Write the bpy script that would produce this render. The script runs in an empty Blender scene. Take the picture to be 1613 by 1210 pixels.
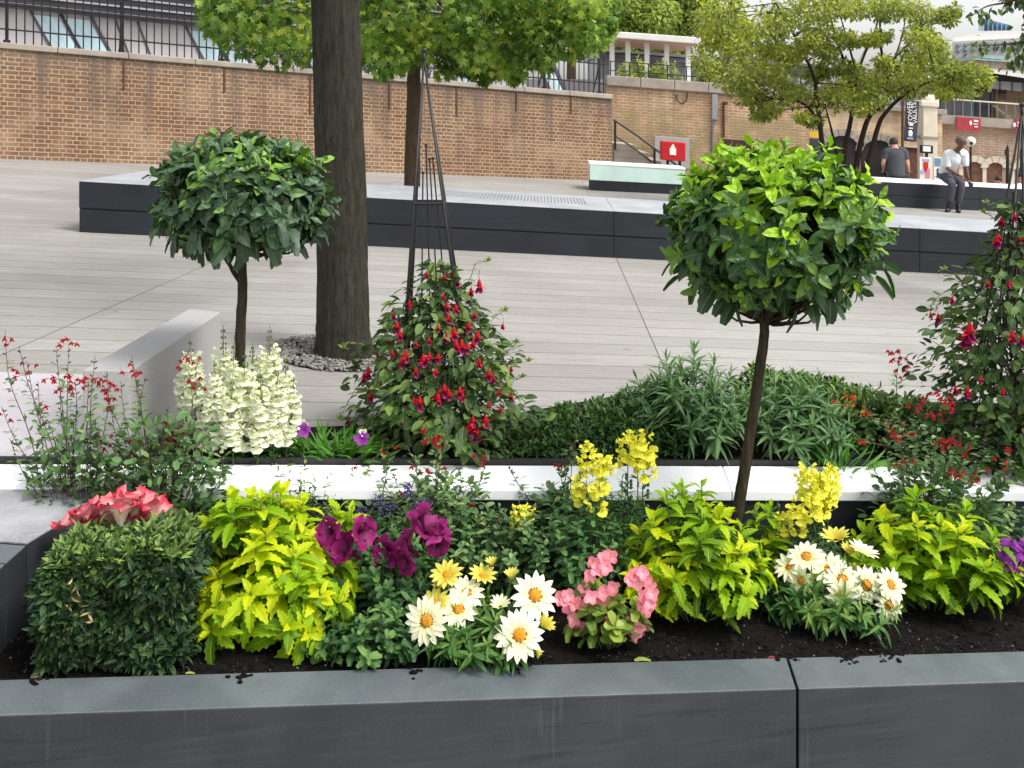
import bpy, math, random
import numpy as np
from mathutils import Vector

rng = np.random.default_rng(11)
random.seed(11)
SC = bpy.context.scene
COL = SC.collection

# ------------------------------------------------------------------ geometry of the place
# The plaza is a plane that falls gently to the right (slope S); heights h are measured above it.
F, CX, HY, S, H = 1600.0, 806.5, 173.0, 0.073, 1.44

def G(px, py, h=0.0):
    d = F*(H-h)/(py-HY-S*(px-CX)); x = (px-CX)/F*d
    return np.array([x, d, h-S*x])
def D(px, py, d):
    return np.array([(px-CX)/F*d, d, H-(py-HY)*d/F])
def onp(px, d, h=0.0):
    x = (px-CX)/F*d
    return np.array([x, d, h-S*x])
def lerp(a, b, t): return a+(b-a)*t

# ------------------------------------------------------------------ mesh accumulator
class MB:
    def __init__(s): s.v=[]; s.n=0; s.f=[]; s.t=[]
    def add(s, V, faces, UV=None, mat=0, tint=0.5):
        V = np.asarray(V, float).reshape(-1,3)
        T = np.full(len(V), tint, float) if np.isscalar(tint) else np.asarray(tint, float)
        for Fc in faces:
            Fc = np.asarray(Fc, int)
            if Fc.ndim == 1: Fc = Fc[None]
            uv = np.zeros(Fc.shape+(2,)) if UV is None else np.asarray(UV)[Fc]
            s.f.append((Fc+s.n, uv, mat))
        s.v.append(V); s.t.append(T); s.n += len(V)
    def addf(s, V, flist, mat=0, tint=0.5):            # flist: (indices, per corner uv)
        V = np.asarray(V, float)
        for idx, uv in flist:
            s.f.append((np.asarray([idx])+s.n, np.asarray([uv], float), mat))
        s.v.append(V); s.t.append(np.full(len(V), tint)); s.n += len(V)

def worg(o):
    p = np.zeros(3)
    while o is not None:
        p += np.array(o.location); o = o.parent
    return p

def build(name, mb, mats, parent=None, smooth=False, bevel=0.0):
    if not isinstance(mats, (list, tuple)): mats = [mats]
    V = np.concatenate(mb.v) - (worg(parent) if parent is not None else 0)
    me = bpy.data.meshes.new(name)
    me.vertices.add(len(V)); me.vertices.foreach_set('co', V.astype(np.float32).ravel())
    vi = np.concatenate([f[0].ravel() for f in mb.f]); uv = np.concatenate([f[1].reshape(-1,2) for f in mb.f])
    tot = np.concatenate([np.full(len(f[0]), f[0].shape[1]) for f in mb.f])
    mi = np.concatenate([np.full(len(f[0]), f[2]) for f in mb.f])
    st = np.concatenate([[0], np.cumsum(tot)[:-1]])
    me.loops.add(len(vi)); me.loops.foreach_set('vertex_index', vi.astype(np.int32))
    me.polygons.add(len(tot)); me.polygons.foreach_set('loop_start', st.astype(np.int32))
    me.polygons.foreach_set('material_index', mi.astype(np.int32))
    ul = me.uv_layers.new(name='UVMap'); ul.data.foreach_set('uv', uv.astype(np.float32).ravel())
    at = me.attributes.new('tint', 'FLOAT', 'POINT'); at.data.foreach_set('value', np.concatenate(mb.t).astype(np.float32))
    for m in mats: me.materials.append(m)
    me.update(calc_edges=True)
    me.polygons.foreach_set('use_smooth', np.full(len(tot), smooth))
    o = bpy.data.objects.new(name, me); COL.objects.link(o)
    if parent is not None: o.parent = parent
    if bevel:
        b = o.modifiers.new('bevel', 'BEVEL'); b.width = bevel; b.segments = 2; b.limit_method = 'ANGLE'
    return o

def tag(o, label=None, cat=None, group=None, kind=None):
    if label: o['label'] = label
    if cat: o['category'] = cat
    if group: o['group'] = group
    if kind: o['kind'] = kind
    return o
def thing(name, loc, label, cat, group=None):
    o = bpy.data.objects.new(name, None); COL.objects.link(o)
    o.empty_display_size = 0.1
    o.location = [float(c) for c in loc]
    return tag(o, label, cat, group)

def prism(mb, plan, h0, h1, mat=0, tint=0.5, slope=True, uoff=0.0):
    """upright prism over a plan polygon (counter-clockwise from above); h above the sloping plaza"""
    P = [np.asarray(p, float)[:2] for p in plan]; n = len(P)
    k = S if slope else 0
    hs0 = h0 if hasattr(h0, '__len__') else [h0]*n; hs1 = h1 if hasattr(h1, '__len__') else [h1]*n
    V = [[p[0], p[1], hs0[i]-k*p[0]] for i, p in enumerate(P)] + [[p[0], p[1], hs1[i]-k*p[0]] for i, p in enumerate(P)]
    fl = []; u = uoff
    for i in range(n):
        j = (i+1) % n; L = np.linalg.norm(P[j]-P[i])
        fl.append(([i, j, n+j, n+i], [[u, hs0[i]], [u+L, hs0[j]], [u+L, hs1[j]], [u, hs1[i]]])); u += L
    e = (P[1]-P[0])/max(1e-9, np.linalg.norm(P[1]-P[0])); f = np.array([-e[1], e[0]])
    uvp = [[float((p-P[0])@e)+uoff, float((p-P[0])@f)] for p in P]
    fl.append((list(range(n, 2*n)), uvp)); fl.append((list(range(n))[::-1], uvp[::-1]))
    mb.addf(V, fl, mat, tint)

BK = np.array([0.04, 1.0])                                # the plaza's depth direction
def band(mb, A, B, w, h0, h1, **k):                        # A->B front line, going back by w
    A = np.asarray(A)[:2]; B = np.asarray(B)[:2]
    prism(mb, [A, B, B+BK*w, A+BK*w], h0, h1, **k)

def bx(mb, px0, px1, pt, pb, d, th=0.2, **k):              # upright box facing the square, corners given at its left edge
    x0 = (px0-CX)/F*d; x1 = (px1-CX)/F*d
    h1 = H-(pt-HY)*d/F+S*x0; h0 = H-(pb-HY)*d/F+S*x0
    prism(mb, [(x0,d),(x1,d),(x1,d+th),(x0,d+th)], h0, h1, **k)

def frame(T):
    T = T/np.linalg.norm(T); a = np.array([0,0,1.0]) if abs(T[2]) < .9 else np.array([1.0,0,0])
    u = np.cross(T, a); u /= np.linalg.norm(u); return u, np.cross(T, u)
def tube(mb, pts, rad, n=6, mat=0, tint=0.5, cap=True):
    P = np.asarray(pts, float); m = len(P)
    R = np.full(m, rad, float) if np.isscalar(rad) else np.asarray(rad, float)
    T = np.gradient(P, axis=0); u, v = frame(T[0]); V = []; UV = []
    ang = np.linspace(0, 2*np.pi, n, endpoint=False); acc = 0
    for i in range(m):
        t = T[i]/max(1e-9, np.linalg.norm(T[i])); u = u-t*(u@t); u /= max(1e-9, np.linalg.norm(u)); v = np.cross(t, u)
        if i: acc += np.linalg.norm(P[i]-P[i-1])
        V.append(P[i]+R[i]*(np.cos(ang)[:,None]*u+np.sin(ang)[:,None]*v)); UV.append(np.stack([ang/6.283, np.full(n, acc)], 1))
    V = np.concatenate(V); UV = np.concatenate(UV)
    q = [[i*n+j, i*n+(j+1)%n, (i+1)*n+(j+1)%n, (i+1)*n+j] for i in range(m-1) for j in range(n)]
    fs = [np.array(q)]
    if cap: fs += [np.array([list(range(n))[::-1]]), np.array([[(m-1)*n+j for j in range(n)]])]
    mb.add(V, fs, UV, mat, tint)
def curve(pts, k=4):                                       # Catmull-Rom resample
    P = np.asarray(pts, float); Q = np.vstack([2*P[0]-P[1], P, 2*P[-1]-P[-2]]); out = []
    for i in range(len(P)-1):
        a, b, c, d = Q[i:i+4]
        for t in np.linspace(0, 1, k, endpoint=False):
            out.append(.5*((2*b)+(-a+c)*t+(2*a-5*b+4*c-d)*t*t+(-a+3*b-3*c+d)*t**3))
    out.append(P[-1]); return np.array(out)
def ball(mb, c, r, n=8, m=5, mat=0, tint=0.5, sq=(1,1,1)):
    th = np.linspace(0, np.pi, m+1)[1:-1]; ph = np.linspace(0, 2*np.pi, n, endpoint=False)
    V = [[0,0,1]]+[[math.sin(t)*math.cos(p), math.sin(t)*math.sin(p), math.cos(t)] for t in th for p in ph]+[[0,0,-1]]
    V = np.array(V)*r*np.array(sq)+np.asarray(c); L = len(V)-1; q = []; tr = []
    for j in range(n):
        tr.append([0, 1+j, 1+(j+1)%n]); b = 1+(m-2)*n; tr.append([L, b+(j+1)%n, b+j])
        for i in range(m-2): a = 1+i*n; q.append([a+j, a+n+j, a+n+(j+1)%n, a+(j+1)%n])
    mb.add(V, [np.array(tr)]+([np.array(q)] if q else []), None, mat, tint)

# ------------------------------------------------------------------ leaves
def nrm(a): return a/np.maximum(1e-9, np.linalg.norm(a, axis=-1, keepdims=True))
def rnd(n): return nrm(rng.normal(size=(n,3)))
def strip(n, w):
    t = np.linspace(0, 1, n+1); V = []; UV = []
    for a in t:
        ww = w(a); V += [(a, -ww), (a, 0), (a, ww)]; UV += [(0.5-ww, a), (.5, a), (.5+ww, a)]
    q = []
    for i in range(n):
        b = 3*i; q += [[b, b+1, b+4, b+3], [b+1, b+2, b+5, b+4]]
    return np.array(V), np.array(UV), [np.array(q)]
def ser(n, w, amp):
    ts = np.linspace(0, 1, n+1); V = []; UV = []
    for i, a in enumerate(ts):
        ww = w(a)*(1+amp*(1 if i % 2 else -1)*(0 if i in (0, n) else 1)); b = a+(.35/n if i % 2 else 0)
        V += [(min(b,1), -ww), (a, 0), (min(b,1), ww)]; UV += [(0.5-ww, a), (.5, a), (.5+ww, a)]
    q = []
    for i in range(n):
        b = 3*i; q += [[b, b+1, b+4, b+3], [b+1, b+2, b+5, b+4]]
    return np.array(V), np.array(UV), [np.array(q)]
def outline(pts, c=(.35,0)):
    V = [c]+list(pts); UV = [(.5+p[1]*.8, p[0]) for p in V]; n = len(pts)
    return np.array(V, float), np.array(UV), [np.array([[0, 1+i, 1+(i+1) % n] for i in range(n)])]
LAUREL = strip(5, lambda t: .5*math.sin(math.pi*min(1, t**.85*.97+.015))**.75)
SMALL  = strip(3, lambda t: .5*math.sin(math.pi*min(1, t*.94+.03))**.8)
TINY   = strip(2, lambda t: .5*math.sin(math.pi*(t*.9+.05))**.7)
LANCE  = strip(5, lambda t: .5*math.sin(math.pi*min(1, t**.75*.98+.01)))
COLEUS = ser(12, lambda t: .5*max(.03, math.sin(math.pi*t**.72))**.8*(1.0 if t > 0 else 0), .16)
ROUND  = strip(3, lambda t: .5*math.sin(math.pi*(t**.8*.80+.10))**.55)
PETAL  = strip(4, lambda t: .5*min(1, .35+1.2*t)*(1 if t < .8 else (1-((t-.8)/.2)**2*.85)))
RUFFLE = ser(7, lambda t: .5*min(1, .12+1.1*t**.9)*(1 if t < .93 else .72), .07)
def _map():
    o = []
    for a, r in ((-150,.35),(-120,.12+.2),(-95,.50),(-70,.26),(-45,.62),(-22,.30),(0,.68),(22,.30),(45,.62),(70,.26),(95,.50),(120,.32),(150,.35)):
        o.append((.32+r*math.cos(math.radians(a)), r*math.sin(math.radians(a))))
    return outline(o, (.32, 0))
MAPLE = _map()

def leaves(mb, P, Dr, Nn, L, W, tpl, bend=.4, fold=.25, tint=.5, mat=0, wave=0.0):
    P = np.atleast_2d(P); n = len(P)
    if n == 0: return
    L = np.broadcast_to(L, n).astype(float); W = np.broadcast_to(W, n).astype(float)
    bend = np.broadcast_to(bend, n).astype(float)+1e-3; tint = np.broadcast_to(tint, n)
    Dr = nrm(np.broadcast_to(Dr, (n,3)).astype(float)); Nn = np.broadcast_to(Nn, (n,3)).astype(float)
    Nn = nrm(Nn-Dr*(Nn*Dr).sum(1, keepdims=True)+1e-6); Sd = np.cross(Dr, Nn)
    TV, TUV, TF = tpl; t = TV[:,0][None]; s = TV[:,1][None]; b = bend[:,None]
    al = (L[:,None]*np.sin(b*t)/b)[...,None]; dn = (L[:,None]*(1-np.cos(b*t))/b)[...,None]
    lN = (np.cos(b*t)[...,None]*Nn[:,None]+np.sin(b*t)[...,None]*Dr[:,None])
    lift = (np.abs(s)*W[:,None]*math.sin(fold))
    if wave: lift = lift + wave*W[:,None]*np.sin(t*14+rng.random((n,1))*6+np.sign(s)*1.5)*np.abs(s)*2
    V = P[:,None]+al*Dr[:,None]-dn*Nn[:,None]+(s*W[:,None]*math.cos(fold))[...,None]*Sd[:,None]+lift[...,None]*lN
    K = TV.shape[0]; off = (np.arange(n)*K)[:,None,None]
    fs = [(f[None]+off).reshape(-1, f.shape[1]) for f in TF]
    mb.add(V.reshape(-1,3), fs, np.tile(TUV, (n,1)), mat, np.repeat(tint, K))

def rosette(mb, tips, axes, k, L, W, tpl, s0=.5, s1=1.4, gap=.012, bend=.5, fold=.3, tint=.5, taper=.55, mat=0, wave=0.0):
    """k leaves spiralling round each twig tip, small and upright at the end, larger and spreading below"""
    tips = np.atleast_2d(tips); axes = nrm(np.atleast_2d(axes)); n = len(tips)
    a = np.where(np.abs(axes[:,2:3]) < .9, [[0,0,1.0]], [[1.0,0,0]]); u = nrm(np.cross(axes, a)); v = np.cross(axes, u)
    ph = rng.random(n)*6.28; tint = np.broadcast_to(tint, n); L = np.broadcast_to(L, n)
    for j in range(k):
        f = j/max(1, k-1); sp = lerp(s0, s1, f)+rng.normal(0, .14, n)
        an = ph+j*2.399+rng.normal(0, .2, n); r = np.cos(an)[:,None]*u+np.sin(an)[:,None]*v
        Dr = axes*np.cos(sp)[:,None]+r*np.sin(sp)[:,None]; Nn = axes*np.sin(sp)[:,None]-r*np.cos(sp)[:,None]
        sc = lerp(taper, 1, min(1, f*1.6))*rng.uniform(.8, 1.15, n)
        leaves(mb, tips-axes*gap*j, Dr, Nn, L*sc, L*sc*W, tpl, bend+rng.normal(0, .15, n), fold,
               np.clip(tint+rng.normal(0, .10, n)+(1-f)*.12, 0, 1), mat, wave)

# ------------------------------------------------------------------ materials
def rgb(r, g, b):
    f = lambda c: (c/255/12.92) if c/255 <= .04045 else ((c/255+.055)/1.055)**2.4
    return (f(r), f(g), f(b), 1)
class NT:
    def __init__(s, name, rough=.6, spec=.5, coat=0):
        s.m = bpy.data.materials.new(name); s.m.use_nodes = True; s.t = s.m.node_tree; s.N = s.t.nodes
        s.b = s.N['Principled BSDF']; s.b.inputs['Roughness'].default_value = rough
        s.b.inputs['Specular IOR Level'].default_value = spec; s.out = s.N['Material Output']
    def n(s, typ, **k):
        x = s.N.new(typ)
        for a, v in k.items():
            if a.startswith('i_'): x.inputs[a[2:].replace('_', ' ')].default_value = v
            else: setattr(x, a, v)
        return x
    def l(s, a, b): s.t.links.new(a, b)
    def co(s, what='Object'): return s.n('ShaderNodeTexCoord').outputs[what]
    def mapping(s, vec, scale=(1,1,1), rot=(0,0,0), loc=(0,0,0)):
        m = s.n('ShaderNodeMapping'); s.l(vec, m.inputs[0])
        m.inputs['Scale'].default_value = scale; m.inputs['Rotation'].default_value = rot; m.inputs['Location'].default_value = loc
        return m.outputs[0]
    def noise(s, vec, scale, det=4, rough=.55, dist=0):
        x = s.n('ShaderNodeTexNoise'); s.l(vec, x.inputs['Vector']); x.inputs['Scale'].default_value = scale
        x.inputs['Detail'].default_value = det; x.inputs['Roughness'].default_value = rough; x.inputs['Distortion'].default_value = dist
        return x.outputs['Fac']
    def ramp(s, fac, stops):
        r = s.n('ShaderNodeValToRGB'); s.l(fac, r.inputs[0]); e = r.color_ramp.elements
        while len(e) < len(stops): e.new(.5)
        for i, (p, c) in enumerate(stops): e[i].position = p; e[i].color = c if hasattr(c, '__len__') else (c, c, c, 1)
        return r.outputs[0]
    def mix(s, fac, a, b, mode='MIX'):
        x = s.n('ShaderNodeMix', data_type='RGBA', blend_type=mode)
        for v, i in ((fac, 0), (a, 6), (b, 7)):
            if hasattr(v, 'links'): s.l(v, x.inputs[i])
            else: x.inputs[i].default_value = v
        return x.outputs[2]
    def math(s, op, a, b=0.0, c=None):
        x = s.n('ShaderNodeMath', operation=op)
        for i, v in enumerate((a, b) if c is None else (a, b, c)):
            if hasattr(v, 'links'): s.l(v, x.inputs[i])
            else: x.inputs[i].default_value = v
        return x.outputs[0]
    def col(s, c):
        if hasattr(c, 'links'): s.l(c, s.b.inputs['Base Color'])
        else: s.b.inputs['Base Color'].default_value = c
    def bump(s, h, st=.3, dist=.01):
        x = s.n('ShaderNodeBump'); x.inputs['Strength'].default_value = st; x.inputs['Distance'].default_value = dist
        s.l(h, x.inputs['Height']); s.l(x.outputs[0], s.b.inputs['Normal'])
    def attr(s, n='tint'): return s.n('ShaderNodeAttribute', attribute_name=n).outputs['Fac']

def simple(name, c, rough=.6, var=.12, sc=8, bump=0, metal=0, spec=.5, stretch=(1,1,1)):
    t = NT(name, rough, spec); v = t.mapping(t.co(), stretch); n = t.noise(v, sc, 5)
    d = tuple(x*(1-var*2) for x in c[:3])+(1,); e = tuple(min(1, x*(1+var)) for x in c[:3])+(1,)
    t.col(t.ramp(n, [(.3, d), (.7, e)])); t.b.inputs['Metallic'].default_value = metal
    if bump: t.bump(t.noise(v, sc*5, 5), bump, .01)
    return t.m

def leafmat(name, ca, cb, cc=None, vein=None, veinw=.045, rough=.45, tr=.26, spec=.25, ribs=9, edge=None):
    """ca dark leaf, cb typical, cc bright leaf (young, or tinted as lit), mixed by each leaf's own tint"""
    t = NT(name, rough, spec); a = t.attr()
    st = [(0.0, ca), (.5, cb)]+([(.95, cc)] if cc else [])
    c = t.ramp(a, st); o = t.co()
    mot = t.noise(o, 45, 3); c = t.mix(t.ramp(mot, [(.35, 0), (.75, .35)]), c, t.mix(1.0, c, (.62, .62, .5, 1), 'MULTIPLY'))
    uv = t.n('ShaderNodeSeparateXYZ'); t.l(t.co('UV'), uv.inputs[0])
    d = t.math('ABSOLUTE', t.math('SUBTRACT', uv.outputs[0], .5))
    rib = t.ramp(d, [(0, 1), (veinw, 0)])
    sv = t.math('SINE', t.math('MULTIPLY', t.math('SUBTRACT', uv.outputs[1], t.math('MULTIPLY', d, .9)), ribs*6.283))
    svr = t.ramp(sv, [(.82, 0), (.99, .5)])
    vm = t.math('MAXIMUM', rib, t.math('MULTIPLY', svr, .6))
    if vein: c = t.mix(vm, c, vein)
    c = t.mix(t.ramp(t.noise(o, 70, 2, .6), [(.69, 0), (.74, .7)]), c, rgb(116, 92, 44))
    if edge: c = t.mix(t.ramp(d, [(.33, 0), (.5, 1)]), c, edge)
    t.col(c); t.bump(t.math('MULTIPLY_ADD', t.noise(o, 120, 2), .4, t.math('SUBTRACT', 1, vm)), .35, .002)
    if tr:
        ts = t.n('ShaderNodeBsdfTranslucent'); t.l(t.mix(1.0, c, (1.0, 1.15, .5, 1), 'MULTIPLY'), ts.inputs[0])
        ms = t.n('ShaderNodeMixShader'); ms.inputs[0].default_value = tr
        t.l(t.b.outputs[0], ms.inputs[1]); t.l(ts.outputs[0], ms.inputs[2]); t.l(ms.outputs[0], t.out.inputs[0])
    return t.m

def petalmat(name, base, tip, mid=None, rough=.55, tr=.25, streak=.25):
    """petal colour from its foot (uv v = 0) to its tip, with fine lengthwise streaks"""
    t = NT(name, rough, .3); uv = t.n('ShaderNodeSeparateXYZ'); t.l(t.co('UV'), uv.inputs[0])
    st = [(0, base), (1, tip)] if mid is None else [(0, base), (.45, mid), (1, tip)]
    c = t.ramp(uv.outputs[1], st)
    w = t.math('SINE', t.math('MULTIPLY', uv.outputs[0], 40)); c = t.mix(t.ramp(w, [(.4, 0), (1, streak)]), c, t.mix(1, c, (.6,.55,.55,1), 'MULTIPLY'))
    a = t.attr(); c = t.mix(t.ramp(a, [(0, .35), (.5, 0)]), c, t.mix(1, c, (.55,.5,.5,1), 'MULTIPLY'))
    t.col(c)
    ts = t.n('ShaderNodeBsdfTranslucent'); t.l(c, ts.inputs[0]); ms = t.n('ShaderNodeMixShader'); ms.inputs[0].default_value = tr
    t.l(t.b.outputs[0], ms.inputs[1]); t.l(ts.outputs[0], ms.inputs[2]); t.l(ms.outputs[0], t.out.inputs[0])
    return t.m

M = {}
def paving(name, c1, c2, c3, row=.27, width=3.46, rough=.62):
    t = NT(name, rough, .4); o = t.co()
    sp = t.n('ShaderNodeSeparateXYZ'); t.l(o, sp.inputs[0]); X, Y = sp.outputs[0], sp.outputs[1]
    a = math.radians(10.4)
    wob = t.math('MULTIPLY', t.math('SUBTRACT', t.noise(t.mapping(o, (1.2, 3, 1)), 2.0, 3), .5), .035)
    v = t.math('ADD', t.math('SUBTRACT', t.math('MULTIPLY', Y, math.cos(a)), t.math('MULTIPLY', X, math.sin(a))), wob)
    u = t.math('ADD', t.math('SUBTRACT', X, t.math('MULTIPLY', Y, .04)), 2.81)
    cb = t.n('ShaderNodeCombineXYZ'); t.l(u, cb.inputs[0]); t.l(v, cb.inputs[1])
    br = t.n('ShaderNodeTexBrick', offset=0.0, squash=1.0); t.l(cb.outputs[0], br.inputs['Vector'])
    br.inputs['Scale'].default_value = 1; br.inputs['Brick Width'].default_value = width; br.inputs['Row Height'].default_value = row
    br.inputs['Mortar Size'].default_value = .0045; br.inputs['Mortar Smooth'].default_value = .3
    br.inputs['Color1'].default_value = c1; br.inputs['Color2'].default_value = c2; br.inputs['Mortar'].default_value = rgb(70, 66, 62)
    g = t.mapping(cb.outputs[0], (1.3, 16, 1)); n1 = t.noise(g, 2.2, 6, .65, .4); n2 = t.noise(cb.outputs[0], .55, 3); n3 = t.noise(g, 9, 4, .7)
    c = t.mix(t.ramp(n1, [(.35, 0), (.65, .6)]), br.outputs['Color'], c3)
    c = t.mix(t.ramp(n2, [(.35, 0), (.7, .5)]), c, t.mix(1, c, (.80,.76,.74,1), 'MULTIPLY'))
    c = t.mix(t.ramp(n3, [(.52, 0), (.64, .6)]), c, t.mix(1, c, (.6,.58,.56,1), 'MULTIPLY'))
    # joints still read where the boards are stained
    c = t.mix(t.math('MULTIPLY', br.outputs['Fac'], t.ramp(n2, [(.35, .25), (.6, .8)])), c, rgb(84, 79, 75)); gum = t.n('ShaderNodeTexVoronoi'); t.l(o, gum.inputs['Vector']); gum.inputs['Scale'].default_value = 2.6
    c = t.mix(t.ramp(gum.outputs['Distance'], [(.045, .5), (.06, 0)]), c, rgb(92, 88, 84))
    st = t.noise(o, .35, 5, .6, .6); c = t.mix(t.ramp(st, [(.48, 0), (.62, .55)]), c, t.mix(1, c, (.74,.71,.70,1), 'MULTIPLY'))
    t.col(c)
    h = t.math('ADD', t.math('MULTIPLY', n1, .7), t.math('ADD', t.math('MULTIPLY', n3, .4), t.math('MULTIPLY', br.outputs['Fac'], -1.2)))
    t.bump(h, .55, .012); return t.m
M['paving'] = paving('riven_paving', rgb(154,152,147), rgb(171,168,163), rgb(138,135,131))

def brick(name, c1, c2, c3, mortar, moss=None, soot=.5, bw=.225, rh=.075, top=1.95, squash=1.0):
    t = NT(name, .9, .2); uv = t.co('UV')
    w = t.n('ShaderNodeTexNoise'); t.l(uv, w.inputs['Vector']); w.inputs['Scale'].default_value = 5; w.inputs['Detail'].default_value = 3
    vm = t.n('ShaderNodeVectorMath', operation='MULTIPLY_ADD'); t.l(w.outputs['Color'], vm.inputs[0]); vm.inputs[1].default_value = (.03,.026,0); t.l(uv, vm.inputs[2])
    br = t.n('ShaderNodeTexBrick', offset=.5, squash=squash, squash_frequency=2); t.l(vm.outputs[0], br.inputs['Vector'])
    br.inputs['Scale'].default_value = 1; br.inputs['Brick Width'].default_value = bw; br.inputs['Row Height'].default_value = rh
    br.inputs['Mortar Size'].default_value = .0095; br.inputs['Mortar Smooth'].default_value = .25; br.inputs['Bias'].default_value = -.1
    br.inputs['Color1'].default_value = c1; br.inputs['Color2'].default_value = c2; br.inputs['Mortar'].default_value = mortar
    cell = t.noise(t.mapping(uv, (1/bw, 1/rh, 1)), .8, 1)
    c = t.mix(t.ramp(cell, [(.35, 0), (.62, .75)]), br.outputs['Color'], t.mix(br.outputs['Fac'], c3, mortar))
    big = t.noise(uv, .8, 4); c = t.mix(t.ramp(big, [(.35, 0), (.6, .8)]), c, t.mix(1, c, (.80,.70,.68,1), 'MULTIPLY'))
    pw = t.noise(t.mapping(uv, (1,1,1), loc=(7,3,0)), 1.3, 5, .6); c = t.mix(t.ramp(pw, [(.5, 0), (.66, .4)]), c, rgb(178, 154, 128))
    st = t.noise(t.mapping(uv, (3.2, .25, 1)), 1.5, 5, .6); sx = t.n('ShaderNodeSeparateXYZ'); t.l(uv, sx.inputs[0])
    hh = t.math('DIVIDE', sx.outputs[1], top)
    k = t.math('MULTIPLY', t.ramp(st, [(.47, 0), (.62, 1)]), t.ramp(hh, [(.1, .12), (1, soot)]))
    c = t.mix(k, c, rgb(96, 84, 76))
    c = t.mix(t.math('MULTIPLY', t.ramp(hh, [(.72, 0), (1, .55)]), t.ramp(big, [(.3, .3), (.6, 1)])), c, rgb(112, 101, 92))
    if moss: c = t.mix(t.math('MULTIPLY', t.ramp(hh, [(.1, .8), (.62, .65), (.7, 0)]), t.ramp(t.noise(uv, 2.5, 5), [(.35, .2), (.6, 1)])), c, moss)
    t.col(c); t.bump(t.math('ADD', t.math('MULTIPLY', br.outputs['Fac'], -1), t.math('MULTIPLY', t.noise(uv, 40, 4), .5)), .6, .01)
    return t.m
M['brick'] = brick('old_brick', rgb(148,119,92), rgb(128,103,81), rgb(101,84,69), rgb(190,164,136), soot=.85, squash=.5)
M['brick_far'] = brick('stock_brick', rgb(204,170,130), rgb(184,150,114), rgb(156,128,100), rgb(220,200,172), moss=rgb(142,130,96), soot=.3, top=2.6)
M['brick_arch'] = brick('arch_brick', rgb(226,196,168), rgb(208,176,150), rgb(188,162,140), rgb(232,220,204), soot=.2, top=3)  # brick colours paled to stand in for distance haze
M['rubble'] = brick('rubble_stone', rgb(222,200,164), rgb(204,182,148), rgb(180,160,130), rgb(226,212,186), soot=.3, bw=.45, rh=.2, top=4)  # stone colours paled the same way, haze painted in
def granite(name, ca, cb, rough, bump=.08, spec=.5, streak=True, drips=False):
    t = NT(name, rough, spec); o = t.co(); n = t.noise(o, 2.6, 6, .6); f = t.noise(o, 160, 2)
    c = t.ramp(n, [(.3, ca), (.7, cb)])
    if streak:
        s = t.noise(t.mapping(o, (1, 1, 14)), 3, 5); c = t.mix(t.ramp(s, [(.5, 0), (.75, .4)]), c, tuple(x*1.5 for x in cb[:3])+(1,))
    if drips:
        s = t.noise(t.mapping(o, (30, 1, 1.2)), 1.6, 3, .4); r = t.noise(t.mapping(o, (1.6, 1, 34)), 1.5, 3); b = t.noise(o, 1.6, 2)
        k = t.math('MULTIPLY', t.ramp(r, [(.56, 0), (.64, 1)]), t.ramp(b, [(.46, 0), (.54, 1)]))
        c = t.mix(t.math('MULTIPLY', k, .6), c, rgb(26, 27, 31))
        c = t.mix(t.math('MULTIPLY', t.ramp(s, [(.63, 0), (.70, .28)]), t.ramp(b, [(.50, 0), (.60, 1)])), c, rgb(84, 87, 92))
    c = t.mix(t.ramp(f, [(.55, 0), (.75, .25)]), c, tuple(min(1, x*2.2) for x in cb[:3])+(1,)); t.col(c)
    rr = t.ramp(n, [(.3, max(0, rough-.08)), (.7, min(1, rough+.1))]); t.l(rr, t.b.inputs['Roughness'])
    t.bump(t.noise(o, 60, 4), bump, .004); return t.m
M['slate_face'] = granite('dark_granite_shaded_face', rgb(38,40,45), rgb(53,56,61), .55, drips=True)  # same granite as the top, darkened as its shaded side, plus drip marks
M['slate_top'] = granite('dark_granite_lit_top', rgb(74,81,85), rgb(96,103,105), .45, spec=.5)  # same granite as the face, lightened as its lit upper side
M['dark_stone'] = granite('bench_granite', rgb(24,28,33), rgb(36,40,46), .62, spec=.3)
M['bench_top'] = granite('bench_seat_sky_sheen', rgb(150,153,158), rgb(172,175,180), .38, bump=.02, streak=False)  # dark granite painted pale: the sky's reflection is put into the colour
M['white_stone'] = granite('pale_ledge_stone', rgb(244,246,246), rgb(252,253,253), .3, bump=.03, streak=False)
M['pale_slab'] = granite('pale_paving', rgb(166,160,164), rgb(178,173,177), .6, streak=False)
M['wet_slab'] = granite('speckled_slab', rgb(84,84,90), rgb(170,170,174), .35, bump=1.0, streak=False)
M['concrete'] = granite('grey_concrete', rgb(150,148,147), rgb(164,162,160), .7, bump=.2, streak=False)
M['mint'] = granite('mint_stone', rgb(186,214,205), rgb(204,226,218), .35, streak=False)
M['coping'] = granite('weathered_coping', rgb(138,128,118), rgb(168,158,146), .85, bump=.5, streak=False)
M['sandstone'] = granite('sandstone', rgb(206,194,172), rgb(224,214,192), .85, bump=.4, streak=False)  # also paled for haze on the far pier
M['black_metal'] = simple('black_metal', rgb(40,38,38), .45, .2, 20, metal=.3)
M['rust_metal'] = simple('rusty_metal', rgb(92,56,34), .6, .3, 12, bump=.2)
M['grey_metal'] = simple('grey_metal', rgb(120,122,128), .45, .08, 6, metal=.2)
M['white_paint'] = simple('white_paint', rgb(222,220,214), .5, .04, 3)
M['grey_paint'] = simple('grey_paint', rgb(148,148,152), .5, .06, 2)
M['render_wall'] = simple('pale_cladding', rgb(176,172,170), .6, .06, 1.5)
M['dark_clad'] = simple('dark_cladding', rgb(70,68,72), .5, .15, 4)
M['timber'] = simple('timber_soffit', rgb(190,150,120), .6, .1, 5)
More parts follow.
